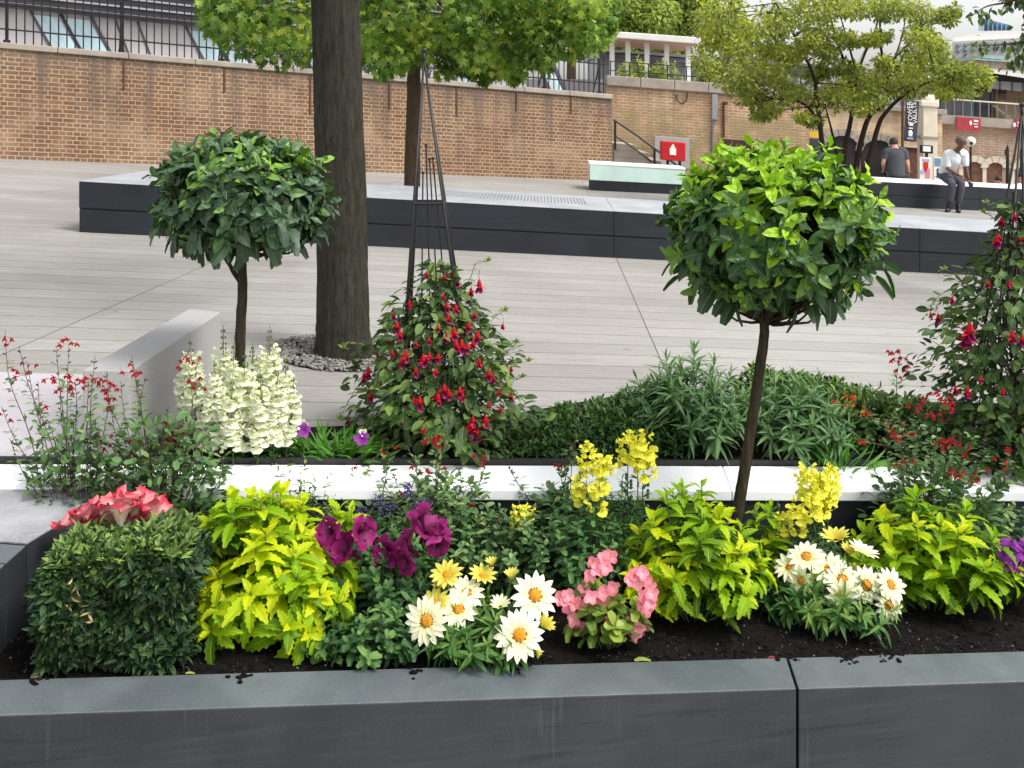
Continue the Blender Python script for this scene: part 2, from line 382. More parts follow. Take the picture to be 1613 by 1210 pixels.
M['red'] = simple('red_enamel', rgb(190,28,34), .35, .05, 6)
M['red_sign'] = simple('crimson_sign', rgb(168,50,66), .5, .08, 6)
M['maroon'] = simple('maroon_board', rgb(58,26,28), .5, .15, 6)
M['white_sign'] = simple('white_lettering', rgb(236,232,224), .5, .03, 6)
M['banner'] = simple('slate_banner', rgb(52,58,70), .7, .08, 5)
M['lilac'] = simple('lilac_strip', rgb(176,168,206), .6, .05, 5)
M['yellow_sign'] = simple('yellow_board', rgb(228,182,28), .5, .05, 5)
M['dark'] = simple('dark_interior', rgb(40,34,36), .8, .3, 3)
M['brown_open'] = simple('brown_brickwork', rgb(112,76,62), .8, .25, 9)
def glass(name, c, r=.08):
    t = NT(name, r, .8); n = t.noise(t.mapping(t.co('UV'), (1.5, .6, 1)), 1.2, 3)
    t.col(t.ramp(n, [(.3, tuple(x*.6 for x in c[:3])+(1,)), (.7, c)])); return t.m
M['glass'] = glass('window_glass', rgb(120,150,160)); M['skyglass'] = glass('sky_reflection_window', rgb(196,222,230), .15)  # skyglass: pale blue base colour stands in for reflected sky
M['blue_glass'] = glass('blue_tower_glass', rgb(120,156,190), .2); M['dark_glass'] = glass('dark_window', rgb(80,76,82))
def soil():
    t = NT('dark_soil', .95, .15); o = t.co(); n = t.noise(o, 38, 6, .7); s = t.n('ShaderNodeTexVoronoi'); t.l(o, s.inputs['Vector']); s.inputs['Scale'].default_value = 70
    c = t.ramp(n, [(.35, rgb(12,10,9)), (.7, rgb(33,28,26))])
    c = t.mix(t.math('MULTIPLY', t.ramp(s.outputs['Distance'], [(.12, 1), (.2, 0)]), t.ramp(t.noise(o, 20, 2), [(.52, 0), (.6, 1)])), c, rgb(146,134,122)); t.col(c)
    t.bump(n, 1, .03); return t.m
M['soil'] = soil()
M['pebble'] = simple('pebble_stone', rgb(136,132,126), .85, .35, 26)
def bark(name, ca, cb, sc=1.0):
    t = NT(name, .9, .15); o = t.mapping(t.co(), (1, 1, .16)); n = t.noise(o, 34*sc, 9, .78, .6); n2 = t.noise(t.co(), 3, 4)
    c = t.ramp(n, [(.35, ca), (.65, cb)]); c = t.mix(t.ramp(n2, [(.4, 0), (.65, .5)]), c, t.mix(1, c, (.7,.72,.62,1), 'MULTIPLY')); t.col(c)
    t.bump(n, .9, .02); return t.m
M['bark'] = bark('ridged_bark', rgb(38,36,32), rgb(78,74,64), 1.6)
M['bark_far'] = bark('brown_bark', rgb(66,52,42), rgb(108,88,72))
M['bark_dark'] = bark('dark_bark', rgb(40,32,28), rgb(76,62,52), 2)
M['twig'] = bark('topiary_stem', rgb(48,42,32), rgb(88,78,62), 2.5)
M['stem'] = simple('green_stem', rgb(84,104,52), .6, .15, 20)
M['stem_red'] = simple('purple_brown_stem', rgb(74,50,46), .6, .2, 20)
# foliage
M['laurel'] = leafmat('laurel_leaf', rgb(24,46,28), rgb(60,98,50), rgb(158,200,24), vein=rgb(110,142,76), rough=.38, tr=.18, spec=.38)
M['laurel_dark'] = leafmat('laurel_leaf_dark', rgb(28,48,34), rgb(76,106,74), rgb(140,186,54), vein=rgb(104,126,86), rough=.38, tr=.16, spec=.38)
M['coleus'] = leafmat('lime_leaf', rgb(62,108,16), rgb(140,182,12), rgb(208,214,16), vein=rgb(196,208,60), rough=.5, tr=.38, spec=.25, ribs=7)
M['lance'] = leafmat('willow_leaf', rgb(34,66,38), rgb(74,114,68), rgb(116,152,96), vein=rgb(160,186,136), veinw=.07, rough=.45, tr=.25)
M['hedge'] = leafmat('box_leaf', rgb(24,48,24), rgb(64,98,46), rgb(134,162,76), rough=.42, tr=.15)
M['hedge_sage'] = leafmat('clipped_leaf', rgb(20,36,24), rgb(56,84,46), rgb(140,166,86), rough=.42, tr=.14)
M['fuchsia'] = leafmat('fuchsia_leaf', rgb(30,52,30), rgb(72,108,56), rgb(140,162,76), vein=rgb(140,146,100), rough=.42, tr=.3)
M['salvia'] = leafmat('salvia_leaf', rgb(52,82,48), rgb(108,142,90), rgb(166,188,116), rough=.55, tr=.3)
M['mint_leaf'] = leafmat('herb_leaf', rgb(26,58,32), rgb(62,104,56), rgb(112,148,78), vein=rgb(120,150,104), rough=.5, tr=.25)
M['begonia'] = leafmat('begonia_leaf', rgb(60,90,40), rgb(116,146,62), rgb(158,178,80), rough=.32, tr=.3, edge=rgb(130,104,60))
M['strap'] = leafmat('strap_leaf', rgb(46,90,36), rgb(82,136,52), rgb(120,168,70), rough=.42, tr=.25)
M['gaz_leaf'] = leafmat('daisy_leaf', rgb(32,66,34), rgb(74,118,58), rgb(128,158,74), rough=.48, tr=.25)
M['maple'] = leafmat('maple_leaf', rgb(54,84,36), rgb(120,152,66), rgb(206,216,100), rough=.5, tr=.42, spec=.3)
M['acer'] = leafmat('small_tree_leaf', rgb(88,102,48), rgb(152,160,76), rgb(202,202,90), rough=.55, tr=.4, spec=.3)
M['far_leaf'] = leafmat('far_tree_leaf', rgb(96,114,56), rgb(158,172,92), rgb(204,210,120), rough=.6, tr=.4, spec=.2)
M['yellow_tree'] = leafmat('yellow_green_leaf', rgb(124,136,40), rgb(184,190,58), rgb(214,212,78), rough=.6, tr=.4, spec=.2)
M['dry'] = simple('dry_leaf', rgb(168,142,96), .7, .2, 30)
# petals
M['white_snap'] = petalmat('white_petal', rgb(222,230,170), rgb(247,248,230), streak=.08)
M['yellow_snap'] = petalmat('yellow_petal', rgb(240,234,60), rgb(250,248,96), streak=.12)
M['gaz'] = petalmat('cream_petal', rgb(222,220,140), rgb(246,244,222), mid=rgb(242,240,200), streak=.12)
M['gaz_yellow'] = petalmat('lemon_petal', rgb(196,180,40), rgb(226,220,110), streak=.2)
M['gaz_c'] = simple('orange_disc', rgb(226,150,20), .8, .25, 160, bump=.6)
M['gaz_r'] = simple('brown_ring', rgb(122,62,22), .7, .2, 60)
M['pink'] = petalmat('pink_petal', rgb(244,170,178), rgb(234,120,140), mid=rgb(246,160,172), streak=.1)
M['redpink'] = petalmat('crimson_white_petal', rgb(240,232,200), rgb(206,24,62), mid=rgb(240,190,190), streak=.35)
M['magenta'] = petalmat('magenta_petal', rgb(88,10,60), rgb(152,24,108), streak=.35)
M['violet'] = petalmat('violet_petal', rgb(90,30,110), rgb(160,60,170), streak=.2)
M['blue'] = petalmat('lavender_petal', rgb(60,44,110), rgb(104,90,160), streak=.1)
M['scarlet'] = petalmat('scarlet_petal', rgb(140,12,22), rgb(196,28,36), streak=.15)
M['orange'] = petalmat('orange_red_petal', rgb(190,50,20), rgb(226,70,30), streak=.15)
M['fred'] = petalmat('fuchsia_sepal', rgb(186,12,36), rgb(214,22,48), streak=.2)
M['fpurple'] = petalmat('fuchsia_corolla', rgb(110,12,70), rgb(150,20,90), streak=.2)
M['skin_dark'] = simple('dark_skin', rgb(112,74,56), .5, .06, 20); M['skin'] = simple('fair_skin', rgb(196,146,122), .5, .06, 20)
M['white_shirt'] = simple('white_shirt', rgb(224,228,230), .8, .05, 12); M['grey_trousers'] = simple('grey_trousers', rgb(80,78,90), .85, .1, 12)
M['black_tee'] = simple('charcoal_shirt', rgb(62,64,70), .85, .1, 12); M['navy'] = simple('black_trousers', rgb(26,27,36), .85, .1, 12)
M['shoe'] = simple('black_shoe', rgb(26,26,28), .4, .1, 20); M['hair'] = simple('dark_hair', rgb(34,28,26), .7, .2, 40)
M['grey_hair'] = simple('cropped_grey_hair', rgb(96,84,78), .8, .2, 40)
M['pink_dress'] = simple('pale_top', rgb(222,206,204), .8, .05, 12)
# ------------------------------------------------------------------ camera, light
cam = bpy.data.cameras.new('camera'); co = bpy.data.objects.new('camera', cam); COL.objects.link(co)
co.location = (0, 0, H); co.rotation_euler = (math.radians(90), 0, 0)
cam.sensor_width = 36; cam.lens = 36*F/1613; cam.shift_y = -(605-HY)/1613; cam.shift_x = 0
cam.clip_start = .05; cam.clip_end = 2000; SC.camera = co
w = bpy.data.worlds.new('World'); SC.world = w; w.use_nodes = True; wt = w.node_tree
sky = wt.nodes.new('ShaderNodeTexSky'); sky.sky_type = 'NISHITA'; sky.sun_disc = False
SUN_EL, SUN_AZ = math.radians(56), math.radians(118)
sky.sun_elevation = SUN_EL; sky.sun_rotation = SUN_AZ; sky.dust_density = 3.0; sky.air_density = 1.2; sky.ozone_density = 1
hs = wt.nodes.new('ShaderNodeHueSaturation'); hs.inputs['Saturation'].default_value = .2
wt.links.new(sky.outputs[0], hs.inputs['Color']); bg = wt.nodes['Background']; wt.links.new(hs.outputs[0], bg.inputs[0]); bg.inputs[1].default_value = .15
su = bpy.data.lights.new('sun', 'SUN'); su.energy = 1.45; su.angle = math.radians(20); su.color = (1, .96, .9)
so = bpy.data.objects.new('sun', su); COL.objects.link(so)
sd = Vector((math.sin(SUN_AZ)*math.cos(SUN_EL), math.cos(SUN_AZ)*math.cos(SUN_EL), math.sin(SUN_EL)))
so.rotation_euler = sd.to_track_quat('Z', 'Y').to_euler(); so.location = sd*30
SC.view_settings.view_transform = 'Standard'; SC.view_settings.look = 'None'; SC.view_settings.gamma = 1
SC.view_settings.exposure = .88

# ------------------------------------------------------------------ key lines on the plaza
def ext(A, B, ta, tb):
    A = np.asarray(A)[:2]; B = np.asarray(B)[:2]; return A+(B-A)*ta, A+(B-A)*tb
LF0, LF1 = ext(G(0, 773), G(1613, 779), -1.2, 1.9)        # ledge, front edge
LR0, LR1 = ext(G(0, 735), G(1613, 739), -1.2, 1.9)        # ledge, rear edge
FI0, FI1 = ext(G(150, 1066, -.22), G(1613, 1025, -.22), -.35, 2.2)   # front wall, inner edge
FO0, FO1 = ext(G(0, 1127, -.22), G(1613, 1073, -.22), -.25, 2.2)     # front wall, outer edge
def on_line(A, B, px):                                     # where the ray column px meets the plan line A-B
    k = (px-CX)/F; dx, dy = B-A; t = (k*A[1]-A[0])/(dx-k*dy); return A+(B-A)*t
def bed(px, t, h=-.24):                                    # front bed: t 0 at the front wall, 1 at the ledge
    d = lerp(on_line(FI0, FI1, px)[1], on_line(LF0, LF1, px)[1], t); return onp(px, d, h)
def sheet(name, plan, h, mat, kind='structure', thick=.02):
    mb = MB(); prism(mb, plan, h-thick, h); return tag(build(name, mb, mat), kind=kind)

XW = -1.485                                                # left wall of the front bed
sheet('plaza_paving', [LF0+(LR0-LF0)*.5, LF1+(LR1-LF1)*.5, (130, 160), (-130, 160), (-130, 2.5), (-5.5, 2.5)], 0, M['paving'], thick=.3)
lfw = on_line(LF0, LF1, CX+F*(-1.9)/3.5)
sheet('left_paving', [(-5.4, -2.5), (XW-.36, -2.5), (XW-.36, 3.495), (-5.4, 2.9)], 0.0, M['pale_slab'], thick=.3)
sheet('speckled_paving', [(XW-.9, 3.11), (XW+.0, 3.11), (XW+.09, 3.56), (XW-.9, 3.40)], .0045, M['wet_slab'], thick=.004)
sheet('slab_edge', [(XW-.35, 3.11), (XW+.0, 3.11), (XW+.09, 3.57), (XW-.35, 3.50)], .0, M['slate_face'], thick=.5)
sheet('lower_pavement', [(-6, -4), (8, -4), (8, 5.4), (-6, 2.8)], -.75, M['paving'], thick=.1)
sheet('pale_paving', [G(-500, 733)[:2], onp(130, 3.82)[:2], onp(205, 3.90)[:2]+[.04,.6], (-1.7, 4.98), (-4.6, 4.55)], .004, M['pale_slab'])
a0, a1 = ext(FI0, FI1, 0, 1)
def xat(A, B, x): return A+(B-A)*(x-A[0])/(B[0]-A[0])
sheet('front_bed_soil', [xat(FI0, FI1, XW)+[0,-.02], FI1+[0,-.02], LF1+[0,.05], xat(LF0, LF1, XW)+[0,.05]], -.245, M['soil'], thick=.3)
# lumps of soil along the front edge
mb = MB()
for i in range(1500):
    p = bed(rng.uniform(-5, 1660), rng.random()**1.8*.5+.0, -.243); r = rng.uniform(.002, .009)
    ball(mb, p, r, 5, 3, sq=(1, 1, .6))
tag(build('soil_crumbs', mb, M['soil'], smooth=True), kind='stuff')
mb = MB()
for i in range(110):
    p = bed(rng.uniform(-5, 1660), rng.random()**2*.4, -.24); ball(mb, p, rng.uniform(.0015, .0035), 5, 3)
tag(build('grit', mb, M['pebble']), kind='stuff')
RB0 = on_line(LR0, LR1, 206)
sheet('rear_bed_soil', [RB0+[.01, .015], LR1+[0, .01], LR1+[0, 1.0], on_line(LR0, LR1, 1000)+[0, 1.0], on_line(LR0, LR1, 720)+[0, .55], RB0+[0, .38]], .012, M['soil'], thick=.2)

mb = MB()
for i in range(80):
    px = rng.choice([1330, 1336, 1400, 655, 380, 60, 1240, 820])+rng.normal()*9; q = on_line(FI0, FI1, px)+[0, -abs(rng.normal())*.022-.002]; r = rng.uniform(.003, .009)
    ball(mb, [q[0], q[1], -.2205-S*q[0]+r*.3], r, 6, 3, sq=(1.2, 1, .5))
tag(build('spilled_soil', mb, M['soil'], smooth=True), kind='stuff')
# granite planter round the front bed
pt = thing('granite_planter', [FO0[0]+1, FO0[1], -.75], 'dark grey granite planter wall in front of the flower bed', 'planter')
j = on_line(FO0, FO1, 1256); ji = on_line(FI0, FI1, 1240)
def fblock(A, B, Bi, Ai, nm='wall_block'):
    mb = MB(); prism(mb, [A, B, Bi, Ai], -.75, -.2205, mat=0)
    for f in mb.f: f[0].shape
    o = build(nm, mb, [M['slate_face'], M['slate_top']], pt, bevel=.004)
    o.data.polygons[4].material_index = 1; return o
g = np.array([.0035, 0])
JL = xat(FO0, FO1, XW)
fblock(FO0, j-g, ji-g, FI0); fblock(j+g, FO1, FI1, ji+g)
mb = MB(); prism(mb, [j-g*1.1+[0,.02], j+g*1.1+[0,.02], ji+g*1.1, ji-g*1.1], -.74, -.232); build('joint', mb, M['dark'], pt)
y0 = xat(FI0, FI1, XW)[1]+.004
o = None
for (ya, yb) in ((y0, 2.978), (2.983, 3.106)):
    mb = MB(); prism(mb, [(XW-.355, ya), (XW, ya), (XW, yb), (XW-.355, yb)], -.75, 0.0); o = build('side_block', mb, [M['slate_face'], M['slate_top']], pt, bevel=.004)
    o.data.polygons[4].material_index = 1
mb = MB(); prism(mb, [(XW-.355, 2.0), (XW, 2.0), (XW, y0-.30), (XW-.355, y0-.30)], -.75, 0.0); build('side_block', mb, M['slate_face'], pt, bevel=.004)

# the white ledge between the two beds
lg = thing('stone_ledge', [on_line(LF0, LF1, 700)[0], on_line(LF0, LF1, 700)[1], -.02], 'bright white stone ledge running between the front and rear flower beds', 'ledge')
cuts = [LF0, on_line(LF0, LF1, -230), on_line(LF0, LF1, 455), on_line(LF0, LF1, 1153), on_line(LF0, LF1, 1900), LF1]
cutr = [LR0, on_line(LR0, LR1, -160), on_line(LR0, LR1, 480), on_line(LR0, LR1, 1138), on_line(LR0, LR1, 1860), LR1]
for i in range(5):
    e = np.array([.0015, 0]); mb = MB(); prism(mb, [cuts[i]+e, cuts[i+1]-e, cutr[i+1]-e, cutr[i]+e], -.030, .010)
    build('ledge_slab', mb, M['white_stone'], lg, bevel=.004)
mb = MB(); prism(mb, [xat(LF0, LF1, XW+.1)+[0, .012], LF1+[0, .012], LR1, xat(LR0, LR1, XW+.1)], -.5, -.031); build('ledge_wall', mb, M['dark_stone'], lg)
mb = MB(); e = np.array([0, .006]); prism(mb, [LR0+e, LR1+e, LR1+e*3.4, LR0+e*3.4], -.03, .032); build('edging_strip', mb, M['black_metal'], lg)

# grey block seat at the left
A, B = G(130, 722), G(205, 722)
C_ = (347-CX)/F*5.02; C2 = (295-CX)/F*5.02
mb = MB(); prism(mb, [A[:2], B[:2], (C_, 5.02), (C2, 5.05)], 0.005, .335, slope=True)
o = build('block_seat', mb, M['concrete'], bevel=.005); 
tag(o, 'plain grey concrete block seat standing behind the white ledge beside the white flowers', 'seat')

# long dark bench
A = G(124, 366)[:2]; B = G(1394, 427)[:2]; BD = (B-A)/np.linalg.norm(B-A)
def bench(name, label, A, B, cutpx, w, hh, mats, group=None, top=.03):
    t = thing(name, [A[0], A[1], -S*A[0]], label, 'bench', group); P = [A]+[on_line(A, B, p) for p in cutpx]+[B]
    u = (B-A)/np.linalg.norm(B-A); nn = BK
    for i in range(len(P)-1):
        a, b = P[i]+u*.002, P[i+1]-u*.002
        mb = MB(); prism(mb, [a+nn*.006, b+nn*.006, b+nn*(w-.006), a+nn*(w-.006)], 0, hh*.47-.012); build('lower_block', mb, mats[0], t, bevel=.004)
        mb = MB(); prism(mb, [a+nn*.02, b+nn*.02, b+nn*(w-.02), a+nn*(w-.02)], hh*.47-.0115, hh*.47-.0005); build('shadow_gap', mb, M['dark'], t)
        mb = MB(); prism(mb, [a, b, b+nn*w, a+nn*w], hh*.47, hh-top); build('upper_block', mb, mats[0], t, bevel=.004)
        mb = MB(); prism(mb, [a-nn*.004-u*.001, b-nn*.004+u*.001, b+nn*w, a+nn*w], hh-top+.0005, hh); build('seat_slab', mb, mats[1], t, bevel=.004)
    return t
bench('long_bench', 'long low dark granite bench, top paled for sky reflection, crossing the plaza behind the tree', A, A+BD*14.5, [420, 967, 1449], 1.62, .485, (M['dark_stone'], M['bench_top']), top=.012)
# row of fine drainage grooves on its top, middle
gr = MB()
for i in range(44):
    p = on_line(A+BK*.5, A+BD*9+BK*.5, 690+i*5.4); prism(gr, [p, p+[.010, 0], p+[.030, .75], p+[.020, .75]], .4855, .4875)
gb = build('groove_strip', gr, M['grey_metal'], bpy.data.objects['long_bench'])
# second dark bench, further back
A2 = G(1368, 325)[:2]; B2 = G(1543, 332)[:2]; B2 = A2+(B2-A2)*2.6
bench('rear_bench', 'shorter dark granite bench further back, where two people sit', A2, B2, [1543], 1.7, .53, (M['dark_stone'], M['white_stone']), top=.02)
A3 = G(930, 300)[:2]; B3 = G(1078, 307)[:2]
t = thing('pale_topped_bench', [A3[0], A3[1], -S*A3[0]], 'short bench with a pale mint upper half and dark base in front of the steps', 'bench')
mb = MB(); band(mb, A3, B3, .9, 0, .20); build('base', mb, M['dark_stone'], t, bevel=.005)
mb = MB(); band(mb, A3-[.01,.01], B3+[.01,-.01], .92, .2005, .50); build('mint_block', mb, M['mint'], t, bevel=.005)
mb = MB(); band(mb, A3-[.02,.02], B3+[.02,-.02], .94, .5005, .535); build('top_slab', mb, M['white_stone'], t, bevel=.004)

# gravel round the big tree
TC = G(541, 556); mb = MB(); n = 36
plan = [(TC[0]+.40*math.cos(a), TC[1]+.40*math.sin(a)) for a in np.linspace(0, 2*np.pi, n, endpoint=False)]
prism(mb, plan, -.05, .006); tag(build('tree_pit_soil', mb, M['soil']), kind='structure')
mb = MB()
for i in range(2600):
    a = rng.random()*6.283; r = .415*math.sqrt(rng.random()); x = TC[0]+r*math.cos(a); y = TC[1]+r*math.sin(a)
    ball(mb, [x, y, -S*x+.008+rng.random()*.01], rng.uniform(.006, .013), 5, 3, sq=(1, rng.uniform(.6, 1), .6))
tag(build('gravel', mb, M['pebble']), kind='stuff')

# ------------------------------------------------------------------ brick wall with railing
WA = G(0, 250)[:2]; WB = G(964, 285)[:2]; WD = (WB-WA)/np.linalg.norm(WB-WA); WN = np.array([-WD[1], WD[0]])
WL = np.linalg.norm(WB-WA); W0 = WA-WD*6
t = thing('brick_wall', [W0[0], W0[1], -S*W0[0]], 'long old brown brick retaining wall with a stone coping below the railing', 'wall')
mb = MB(); prism(mb, [W0, WB, WB+WN*.5, W0+WN*.5], -.1, 1.84); build('brickwork', mb, M['brick'], t)
nst = 16
for i in range(nst):
    a = W0+(WB-W0)*i/nst; b = W0+(WB-W0)*(i+1)/nst; mb = MB(); e = WD*.004; rr = rng.uniform(-.006, .006)
    prism(mb, [a+e-WN*(.05+rr), b-e-WN*(.05+rr), b-e+WN*.55, a+e+WN*.55], 1.842, 1.95+rr); build('coping_stone', mb, M['coping'], t, bevel=.015)
for px in (193, 352, 487, 612, 718, 812, 898):                # narrow metal outlets staining the face
    p = on_line(W0, WB, px); mb = MB(); prism(mb, [p-WN*.02, p-WN*.02+WD*.035, p+WN*.02+WD*.035, p+WN*.02], 1.84-rng.uniform(.35, .75), 1.84); build('weep_strip', mb, M['rust_metal'], t)
t = thing('iron_railing', [W0[0], W0[1], 1.95-S*W0[0]], 'tall black iron railing standing on the brick wall coping', 'railing')
R0 = W0+WN*.25; RB = WB+WN*.25
def wp(s, off, h): p = W0+WD*s+WN*off; return np.array([p[0], p[1], h-S*p[0]])
TL = WL+6
for h in (2.18, 2.62, 2.86):
    mb = MB(); prism(mb, [R0-WN*.015, RB-WN*.015, RB+WN*.015, R0+WN*.015], h-.014, h+.014); build('rail', mb, M['black_metal'], t)
NP = 100; vis0 = 5.2
for i in range(NP):
    s = vis0+(TL-vis0-.06)*i/(NP-1); mb = MB(); tube(mb, [wp(s, .25, 1.95), wp(s, .25, 2.96), wp(s, .25, 3.02)], [.0125, .0125, .002], 5); build('picket', mb, M['black_metal'], t)
for px in (12, 195, 355, 492, 640, 760, 868, 955):
    p = on_line(W0, WB, px); s = float((p-W0)@WD); mb = MB()
    tube(mb, [wp(s, .28, 1.95), wp(s, .28, 3.05)], .028, 6); tube(mb, [wp(s, .55, 1.95), wp(s, .40, 2.3), wp(s, .28, 2.6)], .016, 5)
    tube(mb, [wp(s, .28, 1.952), wp(s, .28, 2.0)], .06, 8); build('post', mb, M['black_metal'], t)

# pale building behind the railing
OFF = 3.4
bp = W0+WN*OFF; t = thing('pavilion_building', [bp[0], bp[1], 1.5-S*bp[0]], 'pale clad building with slanted bright windows and dark louvres behind the iron railing', 'building')
Bb = W0+WD*(TL-.3)+WN*OFF
mb = MB(); prism(mb, [bp, Bb, Bb+WN*5, bp+WN*5], 0.0, 2.72); build('wall', mb, M['render_wall'], t)
sheet('upper_terrace', [W0+WN*.52, WB+WN*.52, Bb, bp], 1.90, M['pale_slab'], thick=1.5)
mb = MB(); prism(mb, [bp-WN*.25, Bb-WN*.25, Bb+WN*5, bp+WN*5], 2.722, 4.4); build('upper_wall', mb, M['dark_clad'], t)
for k in range(9):
    mb = MB(); h = 2.78+k*.17; prism(mb, [bp-WN*.36, Bb-WN*.36, Bb-WN*.252, bp-WN*.252], h, h+.035); build('louvre', mb, M['grey_paint'], t)
def wpara(px0, px1, h0, h1, skew, off, th, mat, name):
    A_ = on_line(bp-WN*off, Bb-WN*off, px0); B_ = on_line(bp-WN*off, Bb-WN*off, px1); sk = WD*skew
    V = []
    for dn in (0, th):
        for p, hh, q in ((A_, h0, 1), (B_, h0, 1), (B_, h1, 0), (A_, h1, 0)):
            r = p+sk*q+WN*dn; V.append([r[0], r[1], hh-S*r[0]])
    mb = MB(); u = [[0,0],[1,0],[1,1],[0,1]]
    mb.addf(V, [([0,1,2,3], u), ([4,7,6,5], u), ([0,4,5,1], u), ([1,5,6,2], u), ([2,6,7,3], u), ([3,7,4,0], u)])
    return build(name, mb, mat, t)
for a, b in ((52, 92), (100, 140), (297, 330), (337, 366), (470, 500), (560, 585), (590, 612), (700, 722), (730, 750), (850, 868)):
    wpara(a, b, 1.92, 2.64, .42, .02, .03, M['skyglass'], 'window')
    wpara(a-6, a-1.5, 1.92, 2.70, .42, .035, .05, M['dark_clad'], 'mullion')
    wpara(b+1, b+7, 1.92, 2.70, .42, .035, .05, M['dark_clad'], 'mullion')
for a in (180, 215, 400, 430, 640, 660, 800): wpara(a, a+3.5, 1.92, 2.7, .3, .03, .045, M['dark_clad'], 'mullion')

# ------------------------------------------------------------------ second wall, steps, pavilion
d2 = 26.0
def xd(px, d): return (px-CX)/F*d
t = thing('stock_brick_wall', [xd(1100, d2), d2, -S*xd(1100, d2)], 'yellow brick garden wall with thick weathered coping behind the steps and red box', 'wall')
P0, P1 = (xd(955, d2), d2), (xd(1275, d2), d2)
mb = MB(); prism(mb, [P0, P1, (P1[0], d2+.5), (P0[0], d2+.5)], -.1, 2.24); build('brickwork', mb, M['brick_far'], t)
for i in range(6):
    a = lerp(P0[0], P1[0], i/6)+.004; b = lerp(P0[0], P1[0], (i+1)/6)-.004
    mb = MB(); prism(mb, [(a, d2-.08), (b, d2-.08), (b, d2+.6), (a, d2+.6)], 2.242, 2.50); build('coping_stone', mb, M['coping'], t, bevel=.02)
mb = MB(); bx(mb, 1122, 1131, 148, 188, d2-.07, .06); build('grey_conduit_box', mb, M['grey_paint'], t)
mb = MB(); tube(mb, [D(1122.5, 188, d2-.03), D(1122, 240, d2-.03)], .025, 5); build('downpipe', mb, M['grey_metal'], t)
mb = MB(); tube(mb, curve([D(1083, 146, d2-.05), D(1081, 158, d2-.08), D(1074, 163, d2-.08), D(1067, 157, d2-.05), D(1066, 150, d2-.03)]), .022, 5); build('hanging_cable', mb, M['rust_metal'], t)
mb = MB(); tube(mb, [D(1140, 163, d2-.04), D(1140, 216, d2-.04)], .03, 5); tube(mb, [D(1139, 163, d2-.04), D(1145, 163, d2-.3)], .04, 5); build('bracket_pipe', mb, M['rust_metal'], t)
mb = MB(); bx(mb, 1138, 1188, 219, 236, d2-.1, .09); build('maroon_panel', mb, M['maroon'], t)
mb = MB(); prism(mb, [(P0[0], d2-.11), (P1[0], d2-.11), (P1[0], d2-.085), (P0[0], d2-.085)], 2.69, 2.705); 
for px in range(962, 1270, 26):
    x = xd(px, d2); tube(mb, [[x, d2-.0, 2.5-S*x], [x, d2-.0, 2.86-S*x]], .018, 5)
mb2 = MB(); t2 = thing('terrace_railing', [xd(1100, d2), d2, 2.5-S*xd(1100, d2)], 'low thin black railing along the coping in front of the terrace plants', 'railing')
for px in range(962, 1270, 30):
    x = xd(px, d2); m_ = MB(); tube(m_, [[x, d2+.05, 2.5-S*x], [x, d2+.05, 2.88-S*x]], .016, 5); build('post', m_, M['black_metal'], t2)
for h in (2.62, 2.86):
    m_ = MB(); prism(m_, [(P0[0]+.1, d2+.035), (P1[0], d2+.035), (P1[0], d2+.065), (P0[0]+.1, d2+.065)], h, h+.022); build('rail', m_, M['black_metal'], t2)
sheet('terrace_floor', [(P0[0]-.1, d2+.52), (P1[0]-.1, d2+.52), (P1[0]-.1, d2+14), (P0[0]-6, d2+14)], 2.40, M['pale_slab'], thick=2.4)

t = thing('stone_steps', [xd(1000, 24), 24, -S*xd(1000, 24)], 'short flight of worn stone steps rising to the left beside the brick wall corner', 'steps')
for k in range(5):
    x0, x1 = xd(967, 24), xd(1082-20*k, 24); mb = MB(); prism(mb, [(x0, 24+.0), (x1, 24), (x1, 25.9), (x0, 25.9)], .165*k+.0005, .165*(k+1)-(.0005)); build('step', mb, M['coping'], t, bevel=.012)
t = thing('handrail', [xd(1010, 23.9), 23.9, -S*xd(1010, 23.9)], 'black metal handrail sloping down the stone steps to the right', 'handrail')
mb = MB(); tube(mb, curve([D(966, 188, 23.9), D(1000, 211, 23.9), D(1035, 237, 23.9), D(1074, 266, 23.9)]), .030, 6); build('top_rail', mb, M['black_metal'], t)
mb = MB(); tube(mb, curve([D(967, 213, 23.9), D(995, 231, 23.9), D(1027, 255, 23.9)]), .025, 6); build('lower_rail', mb, M['black_metal'], t)
for px, a, b in ((969, 190, 236), (1031, 235, 272), (1070, 263, 288)):
    mb = MB(); tube(mb, [D(px, a, 23.9), D(px, b, 23.9)], .03, 6); build('post', mb, M['black_metal'], t)
t = thing('extinguisher_box', [xd(1060, 23.4), 23.4, -S*xd(1060, 23.4)], 'bright red fire extinguisher box with a white bottle symbol by the handrail', 'safety box')
mb = MB(); bx(mb, 1042, 1080, 222, 252, 23.4, .3); o = build('cabinet', mb, M['red'], t, bevel=.02)
mb = MB(); bx(mb, 1055, 1065, 233, 244, 23.385, .012); bx(mb, 1057, 1063, 229.5, 233, 23.385, .012); bx(mb, 1059, 1061.5, 227, 229.5, 23.385, .012); build('bottle_symbol', mb, M['white_sign'], t)
mb = MB(); bx(mb, 1050, 1054, 252, 285, 23.5, .06); bx(mb, 1069, 1073, 252, 286, 23.5, .06); build('stand', mb, M['black_metal'], t)
mb = MB(); bx(mb, 1031, 1086, 214, 262, 25.6, .15); tag(build('concrete_panel', mb, M['concrete'], bevel=.01), 'grey concrete panel against the yellow brick wall behind the red box', 'panel')

